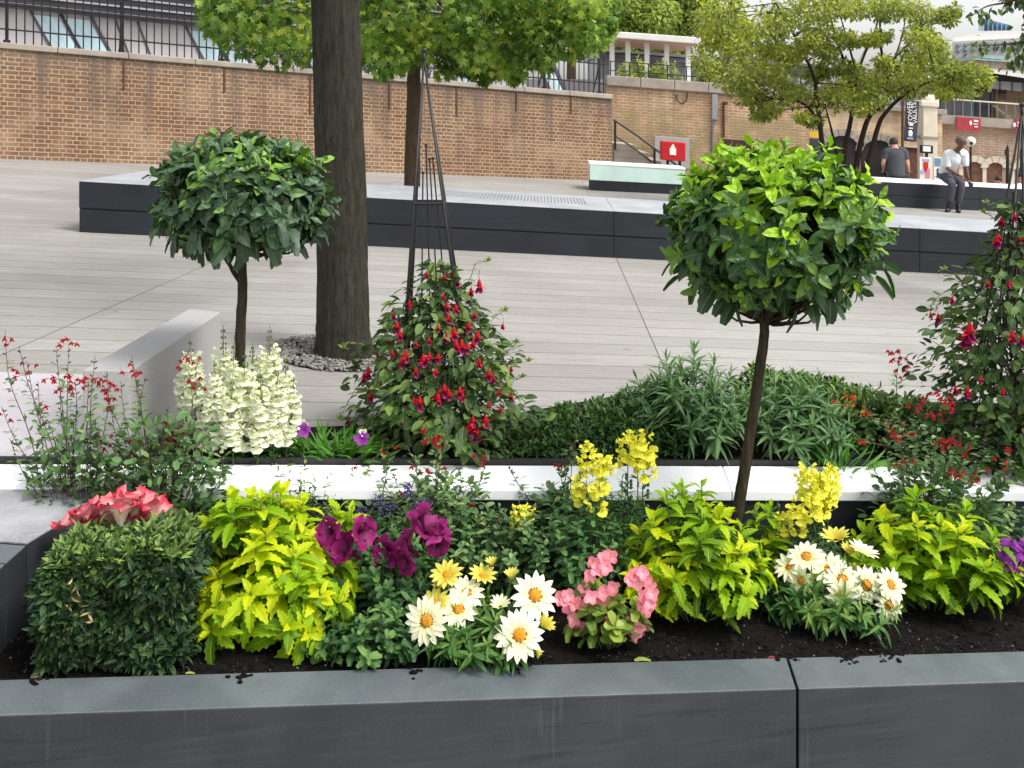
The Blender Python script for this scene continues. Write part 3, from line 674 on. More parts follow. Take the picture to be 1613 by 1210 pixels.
dp = 29.0
t = thing('white_pergola', [xd(1030, dp), dp, 2.4-S*xd(1030, dp)], 'white flat roofed pergola on slim columns above the yellow brick wall', 'pergola')
mb = MB(); bx(mb, 950, 1104, 48, 58, dp-1.2, 3.2); build('roof_slab', mb, M['white_paint'], t, bevel=.02)
mb = MB(); bx(mb, 956, 1098, 58.3, 61, dp-1.0, 2.8); build('soffit', mb, M['timber'], t)
for px in (961, 986, 1016, 1047, 1081):
    mb = MB(); bx(mb, px, px+7, 61.3, 132, dp-.6, .16); build('column', mb, M['white_paint'], t)
t = thing('low_pavilion', [xd(1080, 32), 32, 2.4-S*xd(1080, 32)], 'low grey flat roofed pavilion behind the white pergola', 'building')
mb = MB(); bx(mb, 940, 1300, 90, 150, 32, 4); build('wall', mb, M['grey_paint'], t)
mb = MB(); bx(mb, 935, 1305, 76, 80, 31.3, 5); bx(mb, 937, 1303, 82, 88.5, 31.5, 4.7); build('roof', mb, M['grey_metal'], t)
for a, b in ((1088, 1131), (1140, 1180), (1010, 1040)):
    mb = MB(); bx(mb, a, b, 106, 124, 31.94, .055); w_ = build('window', mb, M['glass'], t)
    mb = MB(); bx(mb, a-2, b+2, 103, 105.8, 31.9, .09); bx(mb, a-2, a-.3, 106, 126, 31.9, .09); bx(mb, b+.3, b+2, 106, 126, 31.9, .09); build('frame', mb, M['black_metal'], w_)
mb = MB(); bx(mb, 1140, 1310, 100, 116, 30.2, 1.0); build('canopy', mb, M['dark_clad'], t)

# ------------------------------------------------------------------ old stone buildings at the right
dv = 27.5
t = thing('vault_building', [xd(1340, dv), dv, -S*xd(1340, dv)], 'tan stone building with dark low arched openings behind the small leaved tree', 'building')
mb = MB(); x0, x1 = xd(1262, dv), xd(1484, dv); prism(mb, [(x0, dv), (x1, dv), (x1, dv+3), (x0, dv+3)], -.1, 2.15); build('wall', mb, M['rubble'], t)
mb = MB(); prism(mb, [(x0-.1, dv-.1), (x1+.1, dv-.1), (x1+.1, dv+3), (x0-.1, dv+3)], 2.152, 2.3); build('cornice', mb, M['coping'], t, bevel=.02)
mb = MB(); prism(mb, [(x0, dv+.4), (x1-1, dv+.4), (x1-1, dv+3), (x0, dv+3)], 2.302, 2.9); build('attic', mb, M['grey_paint'], t)
def arch_open(px0, px1, top, bot, d, mat, th=.1, n=10, par=None, nm='opening'):
    x0, x1 = xd(px0, d), xd(px1, d); cx = (x0+x1)/2; r = (x1-x0)/2; z1 = H-(top-HY)*d/F; z0 = H-(bot-HY)*d/F; rr = min(r*.7, (z1-z0)*.6)
    pts = [(x0, z0), (x1, z0)]+[(cx+r*math.cos(a), z1-rr+rr*math.sin(a)) for a in np.linspace(0, math.pi, n)]
    m = len(pts); V = [[x, d, z] for x, z in pts]+[[x, d+th, z] for x, z in pts]; mb = MB()
    fl = [(list(range(m)), [[x, z] for x, z in pts]), (list(range(m, 2*m))[::-1], [[x, z] for x, z in pts][::-1])]
    for i in range(m): k = (i+1) % m; fl.append(([i, i+m, k+m, k], [[0,0],[1,0],[1,1],[0,1]]))
    mb.addf(V, fl); o = build(nm, mb, mat, par); return o, (cx, r, z1, z0, rr)
def voussoirs(d, g, par, w=.32, n=9, mat='sandstone'):
    cx, r, z1, z0, rr = g
    for i in range(n):
        a0, a1 = math.pi*(i+.03)/n, math.pi*(i+.97)/n; V = []
        for y in (d-.06, d+.05):
            for a, q in ((a0, 0), (a1, 0), (a1, w), (a0, w)): V.append([cx+(r+q)*math.cos(a), y, z1-rr+(rr+q)*math.sin(a)])
        u = [[0,0],[1,0],[1,1],[0,1]]; mb = MB(); mb.addf(V, [([0,3,2,1], u), ([4,5,6,7], u), ([0,1,5,4], u), ([1,2,6,5], u), ([2,3,7,6], u), ([3,0,4,7], u)]); build('voussoir', mb, M[mat], par, bevel=.01)
for a, b, tp in ((1300, 1350, 214), (1358, 1405, 221)):
    o, g_ = arch_open(a, b, tp, 298, dv-.08, M['dark'], par=t); voussoirs(dv-.08, g_, t, .2, 9, 'coping')
mb = MB(); bx(mb, 1425, 1449, 233, 300, dv-.06, .055); build('blocked_doorway', mb, M['brown_open'], t)
mb = MB(); bx(mb, 1400, 1449, 226, 230, dv-.12, .11); build('stone_band', mb, M['sandstone'], t)
mb = MB(); bx(mb, 1273, 1291, 207, 216, dv-.6, .1); o = build('yellow_board', mb, M['yellow_sign']); tag(o, 'small yellow board above a dark kiosk behind the small leaved tree', 'sign')
t = thing('dark_kiosk', [xd(1282, dv-.7), dv-.7, -S*xd(1282, dv-.7)], 'dark kiosk under the yellow board beside the arches', 'kiosk')
mb = MB(); bx(mb, 1272, 1296, 217, 300, dv-.9, .6); build('body', mb, M['banner'], t, bevel=.02)
mb = MB(); bx(mb, 1276, 1291, 224, 240, dv-.915, .012); build('screen', mb, M['dark_glass'], t)
# stone pier
t = thing('stone_pier', [xd(1464, 27), 27, -S*xd(1464, 27)], 'pale weathered stone gate pier with a rounded cap right of the banner', 'pier')
mb = MB(); bx(mb, 1454, 1477, 168, 300, 26.6, .4); build('shaft', mb, M['sandstone'], t, bevel=.02)
mb = MB(); bx(mb, 1451, 1480, 158, 167.8, 26.55, .5); build('capital', mb, M['sandstone'], t, bevel=.03)
mb = MB(); ball(mb, D(1465, 159, 26.8), .22, 12, 8, sq=(1, 1, .8)); build('cap', mb, M['sandstone'], t, smooth=True)
mb = MB(); bx(mb, 1451, 1480, 214, 217, 26.57, .46); build('string_course', mb, M['coping'], t)

# banner on its pole
dbn = 26.0
t = thing('hanging_banner', [xd(1421, dbn), dbn, -S*xd(1421, dbn)], 'tall slate blue banner with white upright lettering hanging from a thin brown pole', 'banner')
mb = MB(); tube(mb, [D(1422, 158, dbn), D(1421, 296, dbn)], .035, 6); build('pole', mb, M['rust_metal'], t)
def lean(pts, d, th, name, mat, par):                    # slab with a leaning outline
    V = [D(x, y, d) for x, y in pts]+[D(x, y, d+th) for x, y in pts]; u = [[0,0],[1,0],[1,1],[0,1]]; mb = MB()
    mb.addf(V, [([3,2,1,0], u), ([4,5,6,7], u), ([0,1,5,4], u), ([1,2,6,5], u), ([2,3,7,6], u), ([3,0,4,7], u)]); return build(name, mb, mat, par)
lean([(1427, 158), (1448, 160), (1444, 224), (1423, 222)], dbn+.02, .03, 'cloth', M['banner'], t)
def text(s, p, size, rot, mat, par, name='lettering', d=.01):
    cu = bpy.data.curves.new(name, 'FONT'); cu.body = s; cu.size = size; cu.extrude = d; cu.align_x = 'CENTER'; cu.align_y = 'CENTER'
    ob = bpy.data.objects.new('tmp', cu); COL.objects.link(ob); dg = bpy.context.evaluated_depsgraph_get()
    me = bpy.data.meshes.new_from_object(ob.evaluated_get(dg)); bpy.data.objects.remove(ob)
    me.materials.clear(); me.materials.append(mat); o = bpy.data.objects.new(name, me); COL.objects.link(o); o.parent = par
    o.location = [float(c) for c in np.asarray(p)-worg(par)]; o.rotation_euler = rot; return o
text('TOWER', D(1433.5, 178, dbn), .165, (math.radians(90), math.radians(-94), 0), M['white_sign'], t)
text('VAULTS', D(1441, 178, dbn), .155, (math.radians(90), math.radians(-94), 0), M['white_sign'], t)
mb = MB(); bx(mb, 1432.5, 1438.5, 194, 198, dbn-.01, .02); bx(mb, 1431.5, 1438.5, 201, 202.5, dbn-.01, .02); ball(mb, D(1434, 210, dbn), .065, 8, 5, sq=(.9, .3, 1.3)); bx(mb, 1431, 1437, 213, 214.5, dbn-.01, .02); build('pictogram', mb, M['white_sign'], t)
mb = MB(); bx(mb, 1429, 1438.5, 216.5, 219, dbn-.01, .02); build('lilac_line', mb, M['lilac'], t)

# right hand building with balcony
db = 30.0
t = thing('balcony_building', [xd(1560, db), db, -S*xd(1560, db)], 'tan and glass building with a balcony and low stone arches at the right edge', 'building')
xb0, xb1 = xd(1478, db), xd(1760, db)
mb = MB(); prism(mb, [(xb0, db), (xb1, db), (xb1, db+6), (xb0, db+6)], -.1, 1.95); build('arcade_wall', mb, M['brick_arch'], t)
mb = MB(); prism(mb, [(xb0-.1, db-.5), (xb1, db-.5), (xb1, db+.3), (xb0-.1, db+.3)], 1.952, 2.22); build('balcony_slab', mb, M['coping'], t)
mb = MB(); prism(mb, [(xb0, db+1.6), (xb1, db+1.6), (xb1, db+6), (xb0, db+6)], 1.955, 3.8); build('upper_wall', mb, M['render_wall'], t)
mb = MB(); bx(mb, 1568, 1700, 138, 200, db+1.5, .09); build('stone_bay', mb, M['rubble'], t)
mb = MB(); bx(mb, 1482, 1562, 132, 190, db+1.5, .08); gw = build('glazing', mb, M['glass'], t)
for px in (1482, 1500, 1518, 1537, 1549, 1561):
    mb = MB(); bx(mb, px, px+1.6, 131, 192, db+1.44, .055); build('mullion', mb, M['grey_metal'], gw)
mb = MB(); bx(mb, 1538, 1559, 133, 186, db+1.42, .015); build('dark_door', mb, M['dark_glass'], t)
for a in (1574, 1580.5):
    for b in (141, 149.5):
        mb = MB(); bx(mb, a, a+4.5, b, b+7, db+1.47, .025); build('window_pane', mb, M['dark_glass'], t)
mb = MB(); bx(mb, 1570, 1588, 137, 139.5, db+1.44, .05); build('window_lintel', mb, M['coping'], t)
# roof: pale fascia rising to a shallow ridge, grey clerestory under it
lean([(1462, 118), (1544, 108), (1549, 112), (1462, 124)], db-.2, 7, 'roof_edge', M['white_paint'], t)
lean([(1549, 108), (1760, 138), (1760, 146), (1549, 113)], db-.25, 7, 'roof_edge', M['white_paint'], t)
lean([(1480, 122), (1760, 140), (1760, 160), (1480, 131)], db+.3, 1.0, 'clerestory', M['grey_paint'], t)
for px in (1500, 1520, 1541, 1558, 1575, 1594, 1611):
    mb = MB(); bx(mb, px, px+1.5, 122+(px-1480)*.066, 131.5+(px-1480)*.1, db+.27, .028); build('clerestory_mullion', mb, M['dark_clad'], t)
lean([(1563, 166), (1566, 165), (1598, 190), (1594, 190)], db+1.2, .08, 'stair_string', M['sandstone'], t)
mb = MB(); prism(mb, [(xb0-.08, db-.48), (xb1, db-.48), (xb1, db-.44), (xb0-.08, db-.44)], 2.66, 2.70); build('balcony_rail', mb, M['sandstone'], t)
for k in range(22):
    x = lerp(xb0, xb1, k/21); mb = MB(); prism(mb, [(x, db-.47), (x+.03, db-.47), (x+.03, db-.44), (x, db-.44)], 2.22, 2.66); build('baluster', mb, M['grey_metal'], t)
mb = MB(); prism(mb, [(xb0, db-.455), (xb0+.62, db-.455), (xb0+.62, db-.43), (xb0, db-.43)], 2.26, 2.62); build('glass_panel', mb, M['dark_glass'], t)
for i, (a, b, yy, lab) in enumerate(((1507, 1545, 184, 'faded crimson banner sign on the balcony above the man in white'), (1599, 1640, 187, 'crimson banner sign on the balcony at the right edge'))):
    t2 = thing('balcony_sign', [xd(a, db-.6), db-.6, H-(yy+22-HY)*(db-.6)/F], lab, 'sign', 'crimson signs on the balcony')
    mb = MB(); bx(mb, a, b, yy, yy+21, db-.55, .04); build('board', mb, M['red_sign'], t2)
    mb = MB(); q = a+(27 if i == 0 else 4)
    bx(mb, q, q+7, yy+5, yy+8, db-.57, .018); bx(mb, q-1, q+6, yy+10.5, yy+12, db-.57, .018); bx(mb, q+1, q+6.5, yy+14.5, yy+16.5, db-.57, .018); ball(mb, D(q-5, yy+10, db-.56), .045, 8, 5, sq=(1, .3, 1.6)); build('white_mark', mb, M['white_sign'], t2)
for i, (a, b, tp) in enumerate(((1521, 1546, 255), (1554, 1579, 256), (1603, 1628, 258), (1640, 1665, 259))):
    o, g_ = arch_open(a, b, tp, 305, db-.08, M['brown_open'], par=t); voussoirs(db-.08-.013*(i % 2), g_, t, .20, 5)
for a in (1511, 1548, 1592, 1632):
    mb = MB(); bx(mb, a, a+6, 262, 305, db-.1, .095); build('arch_pier', mb, M['sandstone'], t)
# signs and lamps in front
t = thing('notice_board', [xd(1459, 26.2), 26.2, -S*xd(1459, 26.2)], 'small framed white notice below the stone pier', 'sign')
mb = MB(); bx(mb, 1450, 1470, 228, 241, 26.25, .06); build('frame', mb, M['black_metal'], t, bevel=.01)
mb = MB(); bx(mb, 1454, 1466, 230, 238.5, 26.23, .018); build('sheet', mb, M['white_sign'], t)
mb = MB(); bx(mb, 1458, 1462, 241.3, 300, 26.27, .04); build('stand', mb, M['black_metal'], t)
def poster(px0, px1, y0, y1, d, lab, c):
    t = thing('poster_stand', [xd(px0, d), d, -S*xd(px0, d)], lab, 'poster', 'poster stands by the pier')
    mb = MB(); bx(mb, px0, px1, y0, y1, d, .05); build('panel', mb, M['white_sign'], t)
    for k, (a, b, u, v, m) in enumerate(c):
        q = MB(); bx(q, lerp(px0, px1, a), lerp(px0, px1, b), lerp(y0, y1, u), lerp(y0, y1, v), d-.006-k*.004, .004); build('printed_shape', q, m, t)
    mb = MB(); bx(mb, px0, px1, y1+.2, y1+12, d+.01, .03); build('legs', mb, M['grey_metal'], t)
poster(1449, 1467, 247, 284, 25.4, 'poster stand with orange and bright pink shapes between the two seated people', [(.2, .85, .08, .2, M['lilac']), (.3, .75, .22, .5, M['orange']), (.5, .9, .5, .9, M['pink']), (.12, .4, .55, .7, M['lilac']), (.4, .6, .46, .62, M['red'])])
poster(1471, 1483, 247, 284, 25.6, 'narrow poster stand with a blue patch beside the man in white', [(.1, .95, .05, .4, M['blue_glass']), (.4, 1, .5, .8, M['banner'])])
for px, y0, y1, d, lab in ((1587, 228, 300, 27, 'black lamp post with a small lantern in front of the stone arches'), (1609, 232, 300, 27.5, 'black lamp post at the right edge beside the climbing plant frame')):
    t = thing('lamp_post', [xd(px, d), d, -S*xd(px, d)], lab, 'lamp post', 'lamp posts before the arches')
    mb = MB(); tube(mb, [D(px, y1, d), D(px, y1-8, d), D(px, y0+16, d)], [.08, .05, .04], 8); build('post', mb, M['black_metal'], t)
    mb = MB(); bx(mb, px-2.5, px+2.5, y0+8, y0+17, d-.04, .08); tube(mb, [D(px, y0+8, d), D(px, y0, d)], [.05, .01], 6); build('lantern', mb, M['black_metal'], t)
t = thing('wall_lamp', D(1529, 226, 28.8), 'round white wall lamp with a dark spot behind the seated man in white', 'lamp')
mb = MB(); ball(mb, D(1529, 223, 28.8), .14, 12, 8); build('globe', mb, M['white_paint'], t, smooth=True)
mb = MB(); ball(mb, D(1530, 226, 28.65), .05, 8, 6); tube(mb, [D(1529, 226, 28.8), D(1529, 233, 28.9), D(1529, 300, 28.9)], .03, 6); build('fitting', mb, M['black_metal'], t)
# far skyline
t = thing('glass_tower', [xd(1570, 300), 300, -30], 'distant blue glass block with a sloping roofline on the skyline', 'building')
lean([(1541, 31), (1549, 29), (1549, 49), (1541, 49)], 300, 20, 'end_wall', M['skyglass'], t)
lean([(1549.5, 29), (1593, 40), (1593, 48), (1549.5, 49)], 300, 20, 'glass_front', M['blue_glass'], t)
for i in range(6): 
    q = 1556+i*7; lean([(q, 30.5+i*1.7), (q+.7, 30.7+i*1.7), (q+.7, 49), (q, 49)], 299, .9, 'fin', M['skyglass'], t)
t = thing('office_block', [xd(1560, 220), 220, -30], 'pale grey office block just under the distant blue glass tower', 'building')
lean([(1500, 60), (1557, 49), (1640, 50), (1640, 300)], 220, 20, 'wall', M['white_paint'], t); lean([(1500, 66), (1640, 58), (1640, 300), (1500, 300)], 218, 1.9, 'lower_wall', M['render_wall'], t)
for r in range(2):
    for c in range(9): q = MB(); bx(q, 1508+c*12, 1514+c*12, 69+r*8-c*.5, 73+r*8-c*.5, 217.5, .4); build('window', q, M['glass'], t)
t = thing('brick_mansion', [xd(1560, 90), 90, -10], 'pink brick building with a green copper roof edge beyond the balcony building', 'building')
q = MB(); bx(q, 1536, 1640, 92, 130, 90, 8); build('wall', q, M['brick_arch'], t); q = MB(); bx(q, 1548, 1580, 86, 91.8, 89.8, 8); bx(q, 1535, 1640, 91.9, 94, 89.7, 8); build('roof', q, simple('copper_green', rgb(150,176,168), .7, .1, 2), t)
for a in (1561, 1590, 1604): q = MB(); bx(q, a, a+5, 97, 107, 89.9, .09); build('window', q, M['glass'], t)

# ------------------------------------------------------------------ people
def skinned(name, J, E, mat, parent, root=0, sub=2):
    org = worg(parent); me = bpy.data.meshes.new(name)
    me.from_pydata([tuple(np.asarray(p)-org) for p, r in J], E, []); me.update(); me.materials.append(mat)
    o = bpy.data.objects.new(name, me); COL.objects.link(o); o.parent = parent
    m = o.modifiers.new('skin', 'SKIN'); m.use_smooth_shade = True
    if not me.skin_vertices:
        bpy.context.view_layer.objects.active = o
        me.attributes  # skin layer made below
    for i, (p, r) in enumerate(J):
        sv = me.skin_vertices[0].data[i]; sv.radius = (r, r) if np.isscalar(r) else r; sv.use_root = (i == root)
    s = o.modifiers.new('sub', 'SUBSURF'); s.levels = sub; s.render_levels = sub
    return o
def has_skin():
    me = bpy.data.meshes.new('x'); me.from_pydata([(0,0,0),(0,0,1)], [(0,1)], []); o = bpy.data.objects.new('x', me); COL.objects.link(o)
    o.modifiers.new('s', 'SKIN'); r = len(me.skin_vertices); print('skin layers', r); bpy.data.objects.remove(o); return r
has_skin()
def Q(px, py, d): return D(px, py, d)
def garment(name, pts, rad, arms, cut, ra, mat, par):
    mb = MB(); P = curve(pts, 4); R = np.interp(np.linspace(0, 1, len(P)), np.linspace(0, 1, len(rad)), rad); n = 18; tube(mb, P, R, n)
    V = mb.v[0]; ax = np.repeat(P, n, 0); V[:] = ax+(V-ax)*[1.0, .72, 1.0]
    V += nrm(V-ax)*(.006*np.sin(V[:,2:3]*38+V[:,0:1]*20))
    c = pts[3]
    for s_, e_ in arms:
        q = curve([lerp(c, s_, .35), s_, lerp(s_, e_, cut*.5), lerp(s_, e_, cut)], 4); tube(mb, q, np.linspace(ra*1.25, ra*.86, len(q)), 12)
    return build(name, mb, mat, par, smooth=True)
def nrm(a): return a/np.maximum(1e-9, np.linalg.norm(a, axis=-1, keepdims=True))
def head(par, c, d, k, facing, skin, hairm, bald=False, back=False):
    # c = pixel centre of the head, k metres: half head height ~ .115
    p = Q(c[0], c[1], d); fx, fy = facing; mb = MB()
    if back: ball(mb, p+[0, .01, .012], .108, 14, 10, sq=(.88, 1.0, 1.08))
    else: ball(mb, p+[-fx*.018, -fy*.018, .022], .104, 14, 10, sq=(.88, 1.0, .98))
    build('hair', mb, hairm, par, smooth=True)
    if not back:
        for s_ in (-1, 1):
            e = p+np.array([fx*.092-fy*s_*.032, fy*.092+fx*s_*.032, .005]); q = MB(); ball(q, e, .011, 6, 4); build('eye', q, M['hair'], par)
            e = p+np.array([-fy*s_*.098, fx*s_*.098, -.005]); q = MB(); ball(q, e, .026, 6, 4, sq=(.6, .6, 1)); build('ear', q, skin, par)
        q = MB(); ball(q, p+np.array([fx*.108, fy*.108, -.018]), .018, 6, 4, sq=(1, 1, 1.4)); build('nose', q, skin, par)
        q = MB(); ball(q, p+np.array([fx*.096, fy*.096, -.052]), .020, 6, 4, sq=(1, 1, .35)); build('mouth', q, M['maroon'], par)
def hand(par, p, dr, skin, dn=(0,0,-1)):
    """small hand: five separate curled fingers on a palm, part of the forearm end"""
    dr = np.array(dr, float)/np.linalg.norm(dr); a = np.cross(dr, dn); a /= np.linalg.norm(a); mb = MB(); dn = np.array(dn, float)
    ball(mb, p+dr*.03, .042, 8, 6, sq=(1, 1, .8))
    for i, L in enumerate((.062, .07, .066, .052)):
        b = p+dr*.055+a*(i-1.5)*.021; tube(mb, curve([b, b+dr*L*.5+dn*.008, b+dr*L*.8+dn*.035], 2), [.011]*4+[.008], 5)
    b = p+a*-.038+dr*.01; tube(mb, [b, b+dr*.035-a*.02, b+dr*.06-a*.012+dn*.02], [.013, .011, .009], 5); build('hand', mb, skin, par, smooth=True)

dm = 21.0
t = thing('person', G(1500, 331), 'man in a white shirt and grey trousers perched on the rear bench front edge', 'person')
hip = Q(1489, 277, dm+.22); hr = Q(1497, 277, dm+.24); pel = Q(1491, 271, dm+.22); chest = Q(1500, 250, dm+.02); neck = Q(1507, 238, dm-.06); hd = Q(1514, 223.5, dm-.16)
shL = Q(1492.5, 243, dm+.0); shR = Q(1518, 242, dm+.0); kL = Q(1500.5, 289, dm-.28); kR = Q(1515, 288, dm-.26); aL = Q(1494.5, 321, dm-.12); aR = Q(1509, 321, dm-.10)
eL = Q(1492, 266, dm-.06); haL = Q(1512, 277, dm-.30); eR = Q(1521, 264, dm-.02); haR = Q(1526, 284, dm-.06)
body = [(pel, .13), (chest, .14), (neck, .058), (hd-[0,0,.09], .060), (hd, .098), (hd+[0,0,.055], .085), (shL, .065), (eL, .045), (haL, .032), (shR, .065), (eR, .045), (haR, .032),
        (hip, .10), (kL, .065), (aL, .045), (hr, .10), (kR, .065), (aR, .045)]
skinned('body', body, [(0,1),(1,2),(2,3),(3,4),(4,5),(1,6),(6,7),(7,8),(1,9),(9,10),(10,11),(0,12),(12,13),(13,14),(0,15),(15,16),(16,17)], M['skin_dark'], t)
garment('shirt', [pel-[0,0,.02], lerp(pel, chest, .4), chest, lerp(chest, neck, .55), neck], [.165, .175, .19, .15, .07], [(shL, eL), (shR, eR)], .92, .078, M['white_shirt'], t)
skinned('trousers', [(pel, .165), (hip, .14), (lerp(hip, kL, .5), .11), (kL, .088), (lerp(kL, aL, .5), .08), (aL, .072), (hr, .14), (lerp(hr, kR, .5), .11), (kR, .088), (lerp(kR, aR, .5), .08), (aR, .072)],
        [(0,1),(1,2),(2,3),(3,4),(4,5),(0,6),(6,7),(7,8),(8,9),(9,10)], M['grey_trousers'], t)
for a, q in ((aL, Q(1491.5, 329, dm-.36)), (aR, Q(1510.5, 330.5, dm-.34))):
    g0 = G(1500, 331); mb = MB(); za = -S*a[0]+.045; aa = np.array([a[0], a[1], za]); bb = np.array([q[0], q[1], -S*q[0]+.035])
    tube(mb, [aa+[0,.06,0], aa, lerp(aa, bb, .6), bb, bb+(bb-aa)*.06], [.03, .05, .05, .04, .015], 8); tube(mb, [aa+[0,0,-.01], a], .045, 6); build('shoe', mb, M['shoe'], t, smooth=True)
head(t, (1514, 223.5), dm-.16, 1, (.62, -.78), M['skin_dark'], M['grey_hair'])
hand(t, haL, haL-eL, M['skin_dark']); hand(t, haR, haR-eR, M['skin_dark'])
ph = MB(); p = haR+np.array([.02, -.05, -.08]); prism(ph, [(p[0]-.035, p[1]), (p[0]+.045, p[1]), (p[0]+.045, p[1]+.015), (p[0]-.035, p[1]+.015)], p[2]-.06, p[2]+.03, slope=False)
tag(build('mobile_phone', ph, M['shoe']), 'small black phone in the hand of the man in white', 'phone')

dk = 23.2
t = thing('person', Q(1411, 285, dk), 'person in a charcoal shirt seated on the rear bench with their back turned', 'person')
pel = Q(1411, 276, dk); mid = Q(1411, 262, dk); ch = Q(1410, 244, dk+.0); nk = Q(1409, 233, dk+.02); hd = Q(1408, 225, dk+.05)
sL = Q(1397, 240, dk); sR = Q(1423.5, 240, dk); eL = Q(1391, 256, dk-.02); hL = Q(1393, 269, dk+.25); eR = Q(1430, 257, dk); hR = Q(1431, 270, dk+.28)
tL = Q(1401, 280, dk+.05); tR = Q(1422, 280, dk+.05); kL = Q(1396, 279, dk+.5); kR = Q(1428, 279, dk+.5); zf = -S*kL[0]
fL = np.array([kL[0], kL[1]+.05, zf+.08]); fR = np.array([kR[0], kR[1]+.05, zf+.08-.04])
skinned('body', [(pel, .13), (ch, .14), (nk, .06), (hd, .095), (hd+[0,0,.05], .085), (sL, .065), (eL, .047), (hL, .033), (sR, .065), (eR, .047), (hR, .033), (tL, .09), (kL, .065), (fL, .045), (tR, .09), (kR, .065), (fR, .045)],
        [(0,1),(1,2),(2,3),(3,4),(1,5),(5,6),(6,7),(1,8),(8,9),(9,10),(0,11),(11,12),(12,13),(0,14),(14,15),(15,16)], M['skin'], t)
garment('shirt', [pel-[0,0,.03], mid, ch, lerp(ch, nk, .6), nk], [.21, .20, .225, .16, .07], [(sL, eL), (sR, eR)], .66, .088, M['black_tee'], t)
skinned('trousers', [(pel+[0,0,-.03], .18), (tL, .145), (lerp(tL, kL, .5), .12), (kL, .09), (fL, .07), (tR, .145), (lerp(tR, kR, .5), .12), (kR, .09), (fR, .07)],
        [(0,1),(1,2),(2,3),(3,4),(0,5),(5,6),(6,7),(7,8)], M['navy'], t)
for q in (fL, fR): mb = MB(); tube(mb, [q+[0,-.06,-.04], q+[0,.06,-.045], q+[0,.2,-.055]], [.045, .045, .03], 8); build('shoe', mb, M['shoe'], t, smooth=True)
head(t, (1408, 225), dk+.05, 1, (0, 1), M['skin'], M['hair'], back=True)
hand(t, hL, (0, 1, -.2), M['skin']); hand(t, hR, (0, 1, -.2), M['skin'])
for px, py, lab, sh in ((1573, 285, 'person in a pink top sitting low behind the rear bench, only the head showing', M['pink_dress']), (1610, 279, 'person in a white top behind the rear bench at the right edge', M['white_shirt'])):
    d = 26.0; t = thing('person', onp(px, d), lab, 'person'); g0 = -S*xd(px, d); x = xd(px, d); hd = D(px, py, d)
    nk = hd-[0,0,.15]; ch = hd-[0,0,.38]; pel = np.array([x, d, max(g0+.12, hd[2]-.75)])
    kz = g0+.30; K = [np.array([x+s_*.12, d-.38, kz]) for s_ in (-1,1)]; Ft = [np.array([x+s_*.12, d-.42, g0+.06]) for s_ in (-1,1)]
    Sh = [ch+[s_*.17, 0, .12] for s_ in (-1,1)]; El = [ch+[s_*.22, -.05, -.14] for s_ in (-1,1)]; Ha = [ch+[s_*.1, -.28, -.22] for s_ in (-1,1)]
    skinned('body', [(pel, .12), (ch, .13), (nk, .055), (hd, .095), (hd+[0,0,.05], .08), (K[0], .06), (Ft[0], .045), (K[1], .06), (Ft[1], .045), (Sh[0], .06), (El[0], .045), (Ha[0], .035), (Sh[1], .06), (El[1], .045), (Ha[1], .035)],
            [(0,1),(1,2),(2,3),(3,4),(0,5),(5,6),(0,7),(7,8),(1,9),(9,10),(10,11),(1,12),(12,13),(13,14)], M['skin'], t)
    garment('top', [pel, lerp(pel, ch, .5), ch, lerp(ch, nk, .6), nk], [.16, .16, .18, .14, .07], [(Sh[0], El[0]), (Sh[1], El[1])], .9, .08, sh, t)
    head(t, (px, py), d, 1, (-.3, -.95), M['skin'], M['hair'])
# ------------------------------------------------------------------ trees
UP = np.array([0, 0, 1.0])
def inball(n): return rnd(n)*(rng.random((n,1))**(1/3))
def clump_leaves(mb, C, R, per, L, W, tpl, sq=.6, tint=None, bend=.4, shell=.3, down=.25):
    C = np.atleast_2d(C); n = len(C)*per; c = np.repeat(C, per, 0); r = np.repeat(np.broadcast_to(R, len(C)), per)[:,None]
    o = rnd(n)*(shell+(1-shell)*rng.random((n,1))**.5)*[1, 1, sq]; P = c+o*r
    Dr = nrm(o*1.0+rnd(n)*.8-[0,0,down]); Nn = nrm(UP*.9+rnd(n)*.7+o*.4)
    ct = rng.normal(0, .12, len(C)) if tint is None else tint
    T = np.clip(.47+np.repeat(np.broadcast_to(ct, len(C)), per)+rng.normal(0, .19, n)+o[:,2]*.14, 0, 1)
    leaves(mb, P, Dr, Nn, L*rng.uniform(.7, 1.2, n), W*rng.uniform(.8, 1.15, n), tpl, bend, .2, T)
def trunk(name, pts, rad, mat, parent, n=14, k=6, lump=0.0):
    P = curve(pts, k); R = np.interp(np.linspace(0, 1, len(P)), np.linspace(0, 1, len(rad)), rad); mb = MB(); tube(mb, P, R, n)
    if lump:
        V = mb.v[0]; V += (rng.normal(size=(len(V),1))*lump)*nrm(V-np.repeat(P, n, 0))
    return build(name, mb, mat, parent, smooth=True)
def limb_to(mb, a, b, r0, r1, n=5, sag=.1):
    m = lerp(a, b, .5)+rng.normal(0, .05, 3)*np.linalg.norm(b-a)+[0, 0, sag*np.linalg.norm(b-a)]; tube(mb, curve([a, m, b], 3), np.linspace(r0, r1, 7), n)

